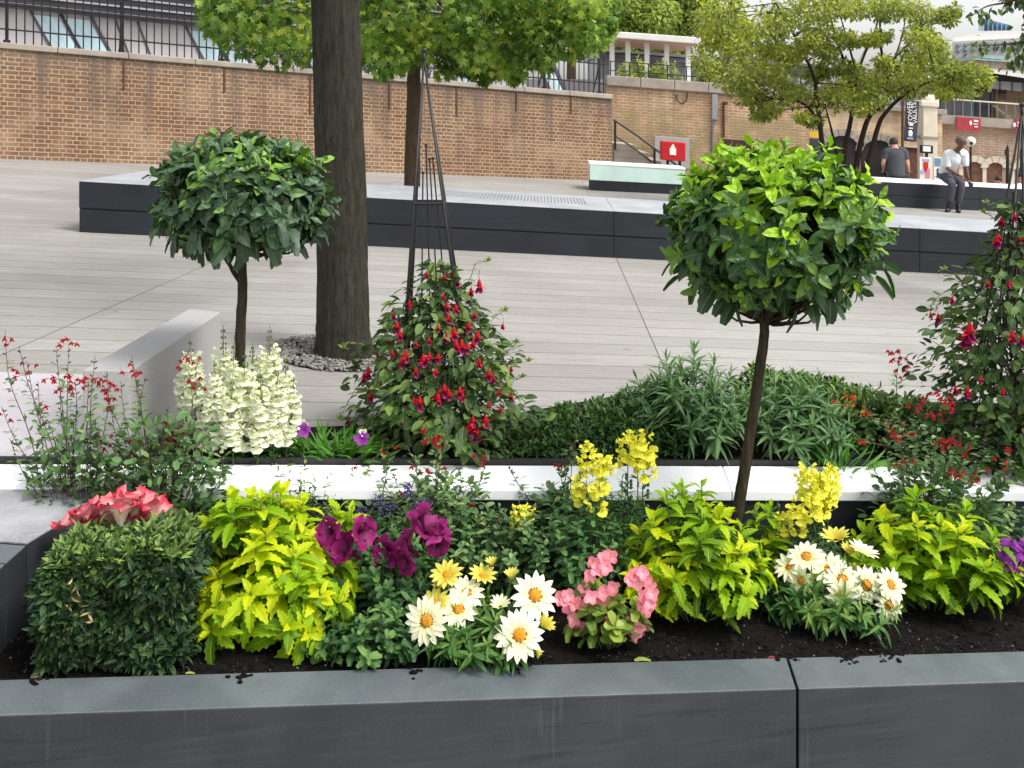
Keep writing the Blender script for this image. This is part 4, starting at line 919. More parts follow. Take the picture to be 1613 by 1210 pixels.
# big trunk in the gravel circle
b = G(541, 560); t = thing('plaza_tree', b, 'large tree with a thick dark ridged trunk rising from the gravel circle', 'tree')
dT = b[1]; tr_p = [b-[0,0,.05], D(541, 548, dT), D(540, 520, dT), D(539, 430, dT), D(537, 300, dT), D(533, 160, dT), D(528, 20, dT), D(526, -160, dT), D(530, -420, dT)]
P = curve(tr_p, 10); n = 40; ss = np.linspace(0, 1, len(P)); hgt = P[:,2]-P[0,2]
R = np.interp(hgt, [0, .06, .18, .5, 1.2, 2.4, 4], [.200, .168, .148, .138, .136, .128, .10]); mb = MB(); tube(mb, P, R, n)
V = mb.v[0]; ax = np.repeat(P, n, 0); an = np.tile(np.arange(n), len(P)); zz = V[:,2]
V += nrm(V-ax)*(.004*np.sin(an*2.6+zz*3)+.0035*np.sin(an*4.1+zz*1.7)+rng.normal(0, .0012, len(V)))[:,None]
build('trunk', mb, M['bark'], t, smooth=True)
top = P[-1]; C = np.array([top+inball(1)[0]*[1.7, 1.7, .9]+[0, 0, .9] for _ in range(44)]); mb = MB(); lm = MB()
C = C[C[:,2] > 3.35]
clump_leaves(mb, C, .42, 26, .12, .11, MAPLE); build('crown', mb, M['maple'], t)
for c in C[:16]: limb_to(lm, P[-6], c, .04, .012)
build('limb', lm, M['bark'], t, smooth=True)

# bright maple-leaved tree by the long bench
dS = 13.2; bx_ = xd(649, dS); t = thing('maple_tree', [bx_, dS, -S*bx_], 'leafy green tree with a slim brown trunk growing just behind the long dark bench', 'tree')
trunk('trunk', [[bx_, dS, -S*bx_-.02], D(650, 230, dS), D(652, 140, dS), D(651, 40, dS), D(655, -90, dS)], [.112, .098, .088, .085, .07], M['bark_far'], t, lump=.003)
sp = []
def crown_at(px, py, r, dd=0): sp.append((D(px, py, dS+dd), r*dS/F))
low = [(352,40,34),(375,62,34),(410,58,42),(438,82,34),(470,82,30),(462,30,50),(520,62,40),(585,48,48),(590,86,24),(630,66,42),(622,96,22),(690,78,44),(700,104,26),(735,96,36),(770,84,46),(762,116,20),(800,98,32),(818,72,42),(812,120,14),(856,92,26),(862,46,44),(900,40,44),(932,56,30),(946,24,36),(905,74,22),(955,50,12),(390,18,40),(345,10,22)]
for x, y, r in low:
    crown_at(x, y, r, rng.uniform(-1.2, .6)); crown_at(x+rng.uniform(-15, 15), y-rng.uniform(5, 40), r, rng.uniform(.4, 1.6))
for _ in range(36): crown_at(rng.uniform(560, 930), rng.uniform(20, 95), rng.uniform(26, 40), rng.uniform(-1.3, 1.0))
for _ in range(90):
    a = rng.uniform(350, 950); crown_at(a, rng.uniform(-150, 18)-abs(a-650)*.0, rng.uniform(30, 52), rng.uniform(-1.9, 1.9))
C = np.array([s[0] for s in sp]); R = np.array([s[1] for s in sp]); mb = MB()
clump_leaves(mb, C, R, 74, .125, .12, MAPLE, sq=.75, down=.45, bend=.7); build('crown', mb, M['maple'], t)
lm = MB()
for c in C[::5]: limb_to(lm, D(652, rng.uniform(-80, 20), dS), c, .026, .006, sag=.10)
build('limb', lm, M['bark_far'], t, smooth=True)

# multi-stemmed small tree
dA = 17.0; bA = onp(1338, dA); t = thing('multi_stem_tree', bA, 'wide multi-stemmed tree with small yellowish green leaves and thin dark stems beyond the right topiary', 'tree')
def st(pts, r0, r1, dd):
    m = len(pts); P = [D(x, y, dA+dd*i/(m-1)) for i, (x, y) in enumerate(pts)]; P = curve(P, 5)
    mb = MB(); tube(mb, P, np.linspace(r0, r1, len(P)), 7); build('stem', mb, M['bark_dark'], t, smooth=True); return P
b0 = (1338, 347); SP = []
SP.append(st([b0, (1312, 260), (1297, 235), (1291, 190), (1285, 150), (1283, 125), (1262, 75), (1237, 33), (1222, 5)], .055, .012, -.8))
SP.append(st([b0, (1330, 250), (1338, 200), (1342, 170), (1337, 120), (1322, 75), (1310, 35), (1300, -20)], .05, .012, .6))
SP.append(st([b0, (1350, 255), (1361, 205), (1372, 180), (1394, 160), (1396, 120), (1390, 90), (1386, 50), (1390, -20)], .055, .014, .3))
SP.append(st([b0, (1366, 260), (1383, 200), (1392, 182), (1412, 160), (1440, 140), (1475, 125), (1510, 118)], .05, .012, -.7))
SP.append(st([(1342, 172), (1350, 120), (1362, 85), (1378, 50), (1388, 5), (1398, -40)], .03, .010, .9))
SP.append(st([(1350, 118), (1338, 75), (1328, 40), (1318, 5)], .022, .008, 1.0))
SP.append(st([(1391, 105), (1412, 88), (1432, 68), (1452, 40)], .022, .008, .5))
SP.append(st([(1393, 158), (1404, 110), (1420, 60), (1428, 20)], .022, .008, .8))
SP.append(st([(1292, 195), (1268, 165), (1230, 155), (1195, 160)], .03, .008, -.5))
SP.append(st([(1290, 182), (1304, 160), (1318, 140)], .024, .008, .5))
SP.append(st([b0, (1322, 262), (1312, 215), (1306, 190), (1300, 168)], .034, .010, .5))
pads = [(1130,25,40,16),(1150,60,44,20),(1130,100,34,14),(1175,95,44,20),(1165,130,34,13),(1200,45,44,22),(1215,120,46,18),(1195,150,34,15),(1208,178,26,10),(1250,90,42,18),(1250,145,44,17),(1232,20,44,20),(1285,45,40,22),(1280,8,40,20),(1290,110,34,14),(1300,150,42,15),(1272,190,18,8),(1330,150,36,15),(1345,138,34,14),(1322,14,38,18),(1335,110,24,10),(1360,6,40,20),(1372,165,26,12),(1380,130,30,12),(1405,10,40,18),(1410,135,36,14),(1430,112,38,16),(1440,14,38,18),(1455,50,28,16),(1462,95,40,16),(1475,128,42,16),(1470,70,30,14),(1487,25,24,14),(1500,105,38,16),(1515,130,36,14),(1540,120,20,11),(1380,60,20,8),(1340,62,22,8),(1520,118,30,12),(1495,145,20,9),(1270,70,30,12),(1222,75,30,12),(1395,100,20,7),(1305,80,18,8)]
mb = MB(); tw = MB(); allp = np.concatenate(SP)
for x, y, rx, ry in pads:
    for k in range(6):
        c = D(x+rng.uniform(-.6, .6)*rx, y+rng.uniform(-.8, .8)*ry, dA+rng.uniform(-1.5, 1.5)); R = rx*dA/F*rng.uniform(.45, .72)
        clump_leaves(mb, c, R*1.12, int(105), .08, .042, TINY, sq=.62, down=.3, tint=[rng.normal(0, .14)])
        q = allp[np.argmin(((allp-c)**2).sum(1))]
        if k % 2 == 0: tube(tw, curve([q, lerp(q, c, .5)+[0,0,.04], c], 2), np.linspace(.009, .003, 5), 4)
build('crown', mb, M['acer'], t); build('branch', tw, M['bark_dark'], t, smooth=True)

def bg_tree(px, py, rx, ry, d, mat, label, nm, group=None, per=90, L=.14, n=40, gz=2.4):
    x = xd(px, d); t = thing(nm, [x, d, gz-S*x], label, 'tree', group)
    c0 = D(px, py, d); trunk('trunk', [[x, d, gz-S*x-.1], [x, d, (c0[2]+gz)/2], c0], [.22, .18, .1], M['bark_far'], t, n=8, k=3)
    C = c0+rnd(n)*(rng.random((n,1))**.4)*[rx*d/F, rx*d/F*.6, ry*d/F]; mb = MB()
    clump_leaves(mb, C, .42*min(rx, ry)*d/F, per, L, L*.55, TINY, sq=.7); build('crown', mb, mat, t); lm = MB()
    for c in C[::4]: limb_to(lm, c0-[0,0,.5*ry*d/F], c, .06, .02, 4)
    build('limb', lm, M['bark_far'], t)
bg_tree(985, 20, 80, 62, 40, M['far_leaf'], 'broad dull green tree behind the left half of the white pergola', 'background_tree', 'trees beyond the yellow brick wall', n=70, L=.22)
bg_tree(1075, 15, 75, 70, 43, M['far_leaf'], 'dull green tree behind the right end of the white pergola', 'background_tree', 'trees beyond the yellow brick wall', n=70, L=.22)
bg_tree(1150, 45, 48, 52, 34, M['yellow_tree'], 'bright yellow green tree between the white pergola and the multi-stemmed tree', 'background_tree', 'trees beyond the yellow brick wall', n=36, L=.16)
bg_tree(900, 0, 60, 50, 44, M['far_leaf'], 'dull green tree behind the end of the iron railing', 'background_tree', 'trees beyond the yellow brick wall', n=50, L=.22)
bg_tree(1010, 78, 75, 16, 38, M['far_leaf'], 'low dull green tree filling the gap under the pergola roof', 'background_tree', 'trees beyond the yellow brick wall', n=40, L=.18)
# overhanging branch at the right edge
dR = 9.0; t = thing('street_tree', onp(1760, dR), 'tree outside the right edge whose reddish green twig hangs in at the top right corner', 'tree')
trunk('trunk', [onp(1760, dR), D(1765, 200, dR), D(1750, 0, dR), D(1740, -120, dR)], [.12, .10, .09, .05], M['bark_far'], t, n=10, k=4)
lm = MB(); mb = MB()
for pts in ([(1745, -40), (1680, 20), (1620, 62), (1580, 70), (1530, 72)], [(1745, -60), (1660, -30), (1600, 0), (1555, 10), (1530, 26)], [(1750, -10), (1690, 40), (1640, 70), (1605, 92), (1590, 108)]):
    P = curve([D(x, y, dR) for x, y in pts], 6); tube(lm, P, np.linspace(.02, .003, len(P)), 5)
    i = rng.integers(8, len(P), 36); clump_leaves(mb, P[i]+rng.normal(0, .025, (36,3)), .05, 2, .07, .035, SMALL, sq=.8, down=.9, bend=.6)
    i = rng.integers(3, 12, 60); clump_leaves(mb, P[i]+rng.normal(0, .1, (60,3)), .12, 5, .08, .04, SMALL, sq=.8, down=.9, bend=.6)
build('branch', lm, M['bark_far'], t, smooth=True); build('leaves', mb, M['fuchsia'], t)

# ------------------------------------------------------------------ topiary trees
def topiary(base, crown, rx, rz, stem, label, mat, bright, name='standard_topiary', seed=0, ntip=300, LL=.098):
    t = thing(name, base, label, 'topiary tree', 'pair of ball-headed topiary trees')
    P = curve(stem, 6); mb = MB(); R = np.linspace(.0185, .0135, len(P))*1.25; tube(mb, P, R, 10)
    V = mb.v[0]; V += rng.normal(0, .0008, V.shape); build('trunk', mb, M['twig'], t, smooth=True)
    top = P[-1]; lm = MB(); c = np.asarray(crown); E = np.array([rx, rx, rz])
    mb = MB()
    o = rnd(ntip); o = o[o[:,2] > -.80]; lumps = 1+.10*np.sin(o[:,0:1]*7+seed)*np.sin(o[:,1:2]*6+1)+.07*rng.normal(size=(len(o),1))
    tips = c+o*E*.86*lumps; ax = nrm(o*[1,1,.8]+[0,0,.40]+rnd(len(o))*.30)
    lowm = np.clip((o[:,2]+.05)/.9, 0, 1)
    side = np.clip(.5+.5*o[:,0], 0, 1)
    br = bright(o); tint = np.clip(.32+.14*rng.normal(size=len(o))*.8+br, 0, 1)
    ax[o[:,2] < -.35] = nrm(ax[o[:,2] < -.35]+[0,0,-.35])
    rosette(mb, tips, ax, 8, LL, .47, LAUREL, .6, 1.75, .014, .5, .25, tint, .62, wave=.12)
    # inner leaves, tinted darker
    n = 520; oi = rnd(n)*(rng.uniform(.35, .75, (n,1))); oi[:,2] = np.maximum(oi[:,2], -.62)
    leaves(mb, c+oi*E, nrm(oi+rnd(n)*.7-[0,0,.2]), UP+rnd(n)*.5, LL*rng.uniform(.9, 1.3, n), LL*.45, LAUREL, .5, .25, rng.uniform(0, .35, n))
    # drooping skirt leaves
    n = 46; a = rng.random(n)*6.283; r = rng.uniform(.3, .92, n); q = np.stack([np.cos(a)*r, np.sin(a)*r, -np.sqrt(1-np.minimum(.98, r)**2)*.80], 1)
    leaves(mb, c+q*E, nrm(q*[1,1,.1]+[0,0,-1.0]+rnd(n)*.5), nrm(q*[1,1,0]+rnd(n)*.4), LL*rng.uniform(.7, 1.1, n), LL*.5, ROUND, .3, .3, rng.uniform(.05, .5, n))
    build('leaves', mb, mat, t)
    for i in range(0, len(tips), 2):
        m_ = lerp(top, tips[i], .45)+rng.normal(0, .02, 3)+[0, 0, -.03]; tube(lm, curve([top-[0,0,.015], m_, tips[i]], 2), np.linspace(.0065, .002, 5), 4)
    for i in range(7):
        a = i*.9+seed; e = top+np.array([math.cos(a)*.16, math.sin(a)*.12, .10+.05*(i % 2)]); tube(lm, curve([top-[0,0,.03], lerp(top, e, .5)-[0,0,.01], e], 3), np.linspace(.011, .006, 7), 6)
    build('branches', lm, M['twig'], t, smooth=True); return t
dl = 4.12; c = D(383, 308, dl)
b1 = onp(379, dl, .01)
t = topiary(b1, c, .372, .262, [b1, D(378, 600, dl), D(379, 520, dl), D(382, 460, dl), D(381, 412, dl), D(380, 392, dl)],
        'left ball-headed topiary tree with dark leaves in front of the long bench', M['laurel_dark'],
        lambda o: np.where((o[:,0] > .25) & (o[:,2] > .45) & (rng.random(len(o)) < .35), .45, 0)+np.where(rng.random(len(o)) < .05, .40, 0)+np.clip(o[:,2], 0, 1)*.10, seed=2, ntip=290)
mb = MB(); tube(mb, curve([D(379, 445, dl), D(369, 430, dl), D(361, 416, dl-.03), D(350, 400, dl-.03)], 3), [.010]*5+[.008]*5, 6); build('side_branch', mb, M['twig'], t, smooth=True)
dr = 3.72; b2 = onp(1152, dr, -.24); c = D(1218, 362, dr+.02)
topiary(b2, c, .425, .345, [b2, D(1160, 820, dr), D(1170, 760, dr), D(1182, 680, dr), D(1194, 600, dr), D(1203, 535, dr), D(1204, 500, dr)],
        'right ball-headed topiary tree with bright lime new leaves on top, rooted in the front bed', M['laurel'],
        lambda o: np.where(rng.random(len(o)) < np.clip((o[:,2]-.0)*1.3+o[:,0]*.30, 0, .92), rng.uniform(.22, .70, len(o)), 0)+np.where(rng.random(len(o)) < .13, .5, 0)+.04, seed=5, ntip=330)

# ------------------------------------------------------------------ bedding plants
def perp(v):
    a = rnd(1)[0]; a = a-v*(a@v); return a/np.linalg.norm(a)
def bush(nm, base, label, cat, n_st, rx, ry, h, lmat, tpl, L, W, nodes=5, per=2, bend=.7, stem='stem', sr=.003, spread=1.15, tipk=5, tr=(.3, .7), group=None, hmin=.35, dome=.75, wave=0, tint_top=.12, kind=None, s0=.35, gap=.010, fold=.25, lean=(0,0)):
    t = thing(nm, base, label, cat, group); lf = MB(); stm = MB(); base = np.asarray(base)
    for i in range(n_st):
        f = math.sqrt((i+.5)/n_st); a = i*2.399+rng.uniform(-.3, .3)
        hh = h*max(hmin, (1-dome*f*f))*rng.uniform(.74, 1.14)
        tip = base+np.array([math.cos(a)*rx*f+lean[0], math.sin(a)*ry*f+lean[1], hh]); root = base+np.array([math.cos(a)*rx*f*.25, math.sin(a)*ry*f*.25, 0])
        m_ = lerp(root, tip, .5)+[math.cos(a)*rx*.12*f, math.sin(a)*ry*.12*f, hh*.05]; P = curve([root, m_, tip], 5); tube(stm, P, np.linspace(sr, sr*.5, len(P)), 5)
        T = np.gradient(P, axis=0); bt = rng.uniform(*tr)
        ax = nrm(T[-1]); rosette(lf, tip, ax, tipk, L*.8, W, tpl, s0, 1.35, gap, bend*.8, fold, np.clip(bt+tint_top, 0, 1), .5, wave=wave)
        for j in range(nodes):
            k = 1-(j+1)/(nodes+1.0)*.85; ii = k*(len(P)-1); i0 = int(ii); p = lerp(P[i0], P[min(i0+1, len(P)-1)], ii-i0); ax = nrm(T[i0]); u = perp(ax); v = np.cross(ax, u)
            for q in range(per):
                an = j*1.571+q*6.283/per+rng.uniform(-.5, .5); r = math.cos(an)*u+math.sin(an)*v; sp = spread+rng.uniform(-.2, .25)
                Dr = ax*math.cos(sp)+r*math.sin(sp); Nn = ax*math.sin(sp)-r*math.cos(sp)+UP*.2
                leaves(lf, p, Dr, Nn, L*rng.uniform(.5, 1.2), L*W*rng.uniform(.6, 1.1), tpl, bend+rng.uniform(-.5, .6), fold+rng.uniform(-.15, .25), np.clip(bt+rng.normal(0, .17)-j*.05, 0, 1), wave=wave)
    build('stems', stm, M[stem], t, smooth=True); build('leaves', lf, M[lmat] if isinstance(lmat, str) else lmat, t); return t
def mound(nm, label, pts, lmat, L, W, n, tpl=SMALL, tint=(.2, .6), group=None, cat='hedge', core=True, flat=False, up=.35):
    """clipped or low hedge: a chain of (centre, rx, ry, h) humps covered in small leaves, woody twigs inside"""
    t = thing(nm, pts[0][0], label, cat, group); lf = MB(); tw = MB(); A = sum(p[1]*p[3] for p in pts)
    for c, rx, ry, h in pts:
        m = int(n*rx*h/A); o = rnd(m); o[:,2] = np.abs(o[:,2]); lay = 1-rng.random((m,1))**2*.35
        if flat: o[:,:2] = np.sign(o[:,:2])*np.abs(o[:,:2])**.6; o[:,2] = o[:,2]**.45
        P = np.asarray(c)+o*[rx, ry, h]*lay*(1+.05*np.sin(o[:,0:1]*9)*np.cos(o[:,1:2]*8)+.03*rng.normal(size=(m,1)))
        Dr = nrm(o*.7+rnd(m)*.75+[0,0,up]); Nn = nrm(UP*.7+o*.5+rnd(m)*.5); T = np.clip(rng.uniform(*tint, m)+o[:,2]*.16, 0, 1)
        leaves(lf, P, Dr, Nn, L*rng.uniform(.7, 1.2, m), L*W*rng.uniform(.8, 1.2, m), tpl, .45, .3, T)
        for i in range(0, m, max(1, m//90)): tube(tw, curve([np.asarray(c)+(P[i]-c)*[.25, .25, 0], np.asarray(c)+(P[i]-c)*[.6, .6, .6], P[i]], 2), np.linspace(.004, .0015, 5), 4)
    build('twigs', tw, M['twig'], t); build('leaves', lf, M[lmat], t); return t

# lime coleus clumps
bush('coleus_plant', bed(415, .42), 'large lime yellow leafy plant beside the clipped hedge, left of the purple flowers', 'coleus', 54, .32, .25, .41, 'coleus', COLEUS, .108, .44, nodes=7, per=2, bend=1.0, tr=(.2, .9), stem='stem', sr=.004, hmin=.14, dome=.86, tipk=6, spread=1.25, group='lime leafy plants')
bush('coleus_plant', bed(1092, .40), 'lime yellow leafy plant right of the pink begonia, in front of the right topiary trunk', 'coleus', 34, .26, .21, .41, 'coleus', COLEUS, .092, .44, nodes=7, per=2, bend=.95, tr=(.1, .85), sr=.0035, hmin=.30, dome=.6, tipk=6, spread=1.2, group='lime leafy plants')
bush('coleus_plant', bed(1205, .62), 'small narrow lime plant between the right topiary trunk and the white daisies', 'coleus', 4, .06, .05, .36, 'coleus', COLEUS, .085, .45, nodes=7, per=2, bend=.9, tr=(.2, .6), sr=.003, hmin=.6, dome=.4, tipk=6, group='lime leafy plants')
bush('coleus_plant', bed(1470, .44), 'wide lime yellow leafy plant right of the white daisies under the scarlet salvia', 'coleus', 28, .31, .18, .37, 'coleus', COLEUS, .098, .50, nodes=6, per=2, bend=.95, tr=(.1, .85), sr=.0035, hmin=.32, dome=.55, tipk=6, spread=1.2, group='lime leafy plants')
bush('coleus_plant', bed(545, .60), 'single tall lime shoot behind the purple petunias', 'coleus', 2, .035, .03, .40, 'coleus', COLEUS, .095, .5, nodes=5, per=2, bend=.8, tr=(.2, .5), sr=.003, tipk=6, hmin=.8, group='lime leafy plants')

# clipped hedge block at the left corner of the front bed
t = thing('clipped_hedge', bed(170, .14), 'box-shaped clipped hedge at the left corner of the front bed, below crimson flowers', 'hedge')
lf = MB(); tw = MB(); n = 12500
u = rng.random(n); v = rng.random(n); f = rng.random(n)
P = np.zeros((n,3)); O = np.zeros((n,3)); a_ = bed(52, .06); b_ = bed(280, .06); 
fr = f < .46; tp = (f >= .46) & (f < .80); sl = (f >= .80) & (f < .9); srt = f >= .9
dep = .27; hh = .312; ex = (b_-a_); 
def hp(u, v, w): return a_+ex*u[:,None]+np.array([.0, 1, 0])*(w*dep)[:,None]+UP*(v*hh)[:,None]
one = np.ones(n); zer = np.zeros(n)
Pf = hp(u, v*.98+.02, zer+rng.random(n)**2*.25); Pt = hp(u, one-rng.random(n)**2*.12, v); Pl = hp(zer+rng.random(n)**2*.1, u, v); Pr = hp(one-rng.random(n)**2*.1, u, v)
P = np.where(fr[:,None], Pf, np.where(tp[:,None], Pt, np.where(sl[:,None], Pl, Pr)))
O = np.where(fr[:,None], [0,-1,0.], np.where(tp[:,None], [0,0,1.], np.where(sl[:,None], [-1,0,0.], [1,0,0.])))
cen = a_+ex*.5+[0, dep*.5, hh*.5]; q = (P-cen)/np.array([abs(ex[0])*.5, dep*.5, hh*.5]); q = np.clip(q, -1, 1)
rr = np.abs(q).max(1)/np.maximum(1e-6, (np.abs(q)**6).sum(1)**(1/6)); P = cen+(P-cen)*rr[:,None]
P += O*(.018*np.sin(P[:,0:1]*23)+.020*np.sin(P[:,2:3]*27+P[:,0:1]*14)+.006*rng.normal(size=(n,1)))
keep = ~(fr & (v < .45) & (u > .45) & (rng.random(n) < .35)); P = P[keep]; O = O[keep]; m = len(P)
leaves(lf, P, nrm(O*.6+rnd(m)*.8+[0,0,.25]), nrm(UP*.6+O*.6+rnd(m)*.5), .034*rng.uniform(.5, 1.5, m), .0145*rng.uniform(.7, 1.3, m), SMALL, .5, .3, np.clip(rng.uniform(.0, .6, m)+O[:,2]*.42, 0, 1))  # top face tinted lighter than the front, light from above painted in
for i in range(0, m, 60): c0 = cen+(P[i]-cen)*[.7, .4, 0]-[0, 0, hh*.5]; tube(tw, curve([c0, lerp(c0, P[i], .6), P[i]], 2), np.linspace(.004, .0015, 5), 4)
mb = MB(); prism(mb, [a_[:2]+[.03, .05], b_[:2]+[-.03, .05], b_[:2]+[-.03, dep-.02], a_[:2]+[.03, dep-.02]], -.24, .03)
build('twigs', tw, M['twig'], t); build('leaves', lf, M['hedge_sage'], t); build('dark_core', mb, M['soil'], t)  # core is a solid dark box added as shade between the leaves
mb = MB(); n = 26; p = D(112, 965, a_[1]-.002)+rng.normal(0, 1, (n,3))*[.03, .006, .045]; leaves(mb, p, rnd(n)+[.2,0,.1], [0,-1,.2]+rnd(n)*.9, .026, .008, SMALL, .5, .4); build('dry_leaves', mb, M['dry'], t)

# rear bed hedges and shrubs
def bk(px, d, h=.01): return onp(px, d, h)
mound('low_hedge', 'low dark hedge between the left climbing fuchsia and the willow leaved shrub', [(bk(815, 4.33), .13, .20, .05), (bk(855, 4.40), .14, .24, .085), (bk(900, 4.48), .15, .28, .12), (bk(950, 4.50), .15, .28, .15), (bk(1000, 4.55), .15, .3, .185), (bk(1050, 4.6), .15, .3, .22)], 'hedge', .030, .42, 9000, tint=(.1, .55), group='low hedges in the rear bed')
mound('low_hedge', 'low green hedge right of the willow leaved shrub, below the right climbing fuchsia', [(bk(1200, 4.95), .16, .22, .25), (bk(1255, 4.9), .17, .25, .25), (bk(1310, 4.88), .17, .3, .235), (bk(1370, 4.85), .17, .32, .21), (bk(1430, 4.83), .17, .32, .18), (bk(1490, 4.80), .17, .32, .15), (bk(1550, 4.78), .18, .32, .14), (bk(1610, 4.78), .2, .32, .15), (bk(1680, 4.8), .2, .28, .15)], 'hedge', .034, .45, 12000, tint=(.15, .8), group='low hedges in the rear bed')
bush('willow_leaved_shrub', bk(1085, 4.50), 'bushy shrub of long narrow pale-veined leaves left of the right topiary trunk', 'shrub', 62, .33, .27, .41, 'lance', LANCE, .115, .20, nodes=4, per=3, bend=.6, tr=(.3, .75), hmin=.30, dome=.62, tipk=8, s0=.25, sr=.003, group='willow leaved shrubs')
bush('willow_leaved_shrub', bk(1250, 4.52), 'lower bushy shrub of long narrow leaves right of the right topiary trunk', 'shrub', 40, .26, .26, .33, 'lance', LANCE, .11, .20, nodes=4, per=3, bend=.6, tr=(.3, .7), hmin=.35, dome=.55, tipk=8, s0=.25, sr=.003, group='willow leaved shrubs')
def strappy(base, label, n, L, r, name='strappy_plant', W=.016):
    t = thing(name, base, label, 'plant', 'strappy leaved plants'); mb = MB(); P = np.asarray(base)+rng.normal(0, 1, (n,3))*[r, r*.6, 0]
    Dr = nrm((P-base)*2.2+[0,0,.16]+rnd(n)*.05); leaves(mb, P, Dr, nrm(rnd(n)+[0,-.3,1]), L*rng.uniform(.6, 1.15, n), W, LANCE, .7, .35, rng.uniform(.2, .8, n)); build('leaves', mb, M['strap'], t); return t
strappy(bk(508, 4.1), 'strappy bright green leaves between the white snapdragons and the left climbing fuchsia', 90, .13, .085)
strappy(bk(1322, 4.35), 'strappy green leaves at the front of the rear bed below small orange flowers', 60, .15, .045)
strappy(bk(548, 4.05), 'strappy green leaves beside the purple pansy left of the left climbing fuchsia', 80, .12, .06)
strappy(bk(430, 4.05), 'strappy dark green leaves at the foot of the white snapdragons', 70, .10, .08)

def small_flowers(par, C, mat, size, k=5, name='flower', face=None, tpl=PETAL, wid=.8, bend=.5, cup=.9, jit=.2):
    for c in C:
        c = np.asarray(c); ax = nrm((np.array([0,-1,.35]) if face is None else np.asarray(face))+rnd(1)[0]*jit); u = perp(ax); v = np.cross(ax, u); mb = MB()
        for j in range(k):
            a = j*6.283/k; r = math.cos(a)*u+math.sin(a)*v; leaves(mb, c, ax*math.cos(cup)+r*math.sin(cup), ax*math.sin(cup)-r*math.cos(cup), size*rng.uniform(.85, 1.1), size*wid, tpl, bend, .15, rng.uniform(.4, 1), wave=.06)
        build(name, mb, mat, par)

# salvias : thin wiry stems, small leaves, scarlet two-lipped flowers near the tips
def salvia(nm, base, label, tips, fl, d_tip, group='red salvias', lmul=1.0, leafn=9, stem='stem_red', leafs=.022, d_off=.12, mat='scarlet', low=26, lowr=.14, lowh=.22, up0=.15):
    t = thing(nm, base, label, 'salvia', group); lf = MB(); sm = MB(); base = np.asarray(base)
    for i, (px, py) in enumerate(tips):
        dd = d_tip+rng.uniform(-d_off, d_off); tip = D(px, py, dd); r0 = base+[rng.uniform(-.08, .08)+(tip[0]-base[0])*.25, rng.uniform(-.05, .05), 0]
        P = curve([r0, lerp(r0, tip, .45)+[-(tip[0]-base[0])*.06, 0, .03], lerp(r0, tip, .8)+rng.normal(0, .01, 3), tip], 6); tube(sm, P, np.linspace(.0024, .0009, len(P)), 4)
        m = int(leafn*2*lmul); k = rng.uniform(up0, .80, m)**1.0; ii = k*(len(P)-1); i0 = ii.astype(int); p = P[i0]+(P[np.minimum(i0+1, len(P)-1)]-P[i0])*(ii-i0)[:,None]
        sz = leafs*(1.55-k)*rng.uniform(.7, 1.2, m); Dr = nrm(rnd(m)*[1,1,.35]+[0,0,.35]); st_ = rng.uniform(.005, .02, m)
        for a, b_, c_ in zip(p, Dr, st_): tube(sm, [a, a+b_*c_], .0006, 3, cap=False)
        leaves(lf, p+Dr*st_[:,None], Dr, UP+rnd(m)*.5, sz, sz*.62, ROUND, .4, .2, np.clip(rng.normal(.45, .2, m), 0, 1))
        # calyces up the spike
        for k_ in (.84, .9, .95, .985): 
            q = P[int(k_*(len(P)-1))]; e = nrm(rnd(1)[0]*[1,1,.3]+[0,0,.6]); tube(sm, [q, q+e*.008, q+e*.014], [.0012, .0028, .0016], 4)
    n = low*8; o = inball(n)*[lowr, lowr*.7, lowh*.5]+[0, 0, lowh*.5]; sz = leafs*rng.uniform(.9, 1.6, n)
    leaves(lf, base+o, nrm(o*[3,3,0]+rnd(n)*.5+[0,0,.3]), UP+rnd(n)*.5, sz, sz*.65, ROUND, .4, .2, np.clip(rng.normal(.35, .18, n), 0, 1))
    for i in range(low): q = base+o[i]; tube(sm, curve([base+[o[i][0]*.3, o[i][1]*.3, 0], lerp(base, q, .6)+[0,0,.02], q], 2), .0012, 4)
    build('stems', sm, M[stem], t); build('leaves', lf, M['salvia'], t)
    for px, py, kk in fl:
        if not kk: continue
        c0 = D(px, py, d_tip-.02)
        for j in range(kk):
            mb = MB(); q = c0+rnd(1)[0]*[.016,.008,.012]*math.sqrt(kk); e = nrm(np.array([rng.choice([-1, 1])*rng.uniform(.4, 1), -.5, rng.uniform(-.2, .7)])); tube(mb, [q, q+e*.018], [.0009, .0024], 5)
            leaves(mb, q+e*.016, e+[0,0,.5], [0,-.5,1], .012, .005, ROUND, .5, .4, .8)
            for s_ in (-1, 1): leaves(mb, q+e*.016, e*.5+np.array([s_*.6, 0, -.9]), [0,-1,.3], rng.uniform(.010, .017), .007, ROUND, .5, .1, .7)
            build('flower', mb, M[mat], t)
    return t
TL_ = [(8,520),(42,568),(30,545),(88,545),(108,545),(118,600),(150,560),(95,620),(140,600),(60,600),(2,640),(15,690),(168,585),(75,660)]
salvia('red_salvia', bed(118, .93), 'tall wiry red flowering salvia at the far left, behind the crimson flowers', TL_,
       [(5,534,3),(20,578,3),(40,590,2),(100,540,3),(112,545,2),(88,590,3),(108,602,7),(115,610,4),(118,598,2),(72,640,2),(8,660,3),(60,582,2)], 3.62, leafn=20, low=75, lowr=.16, lowh=.52)
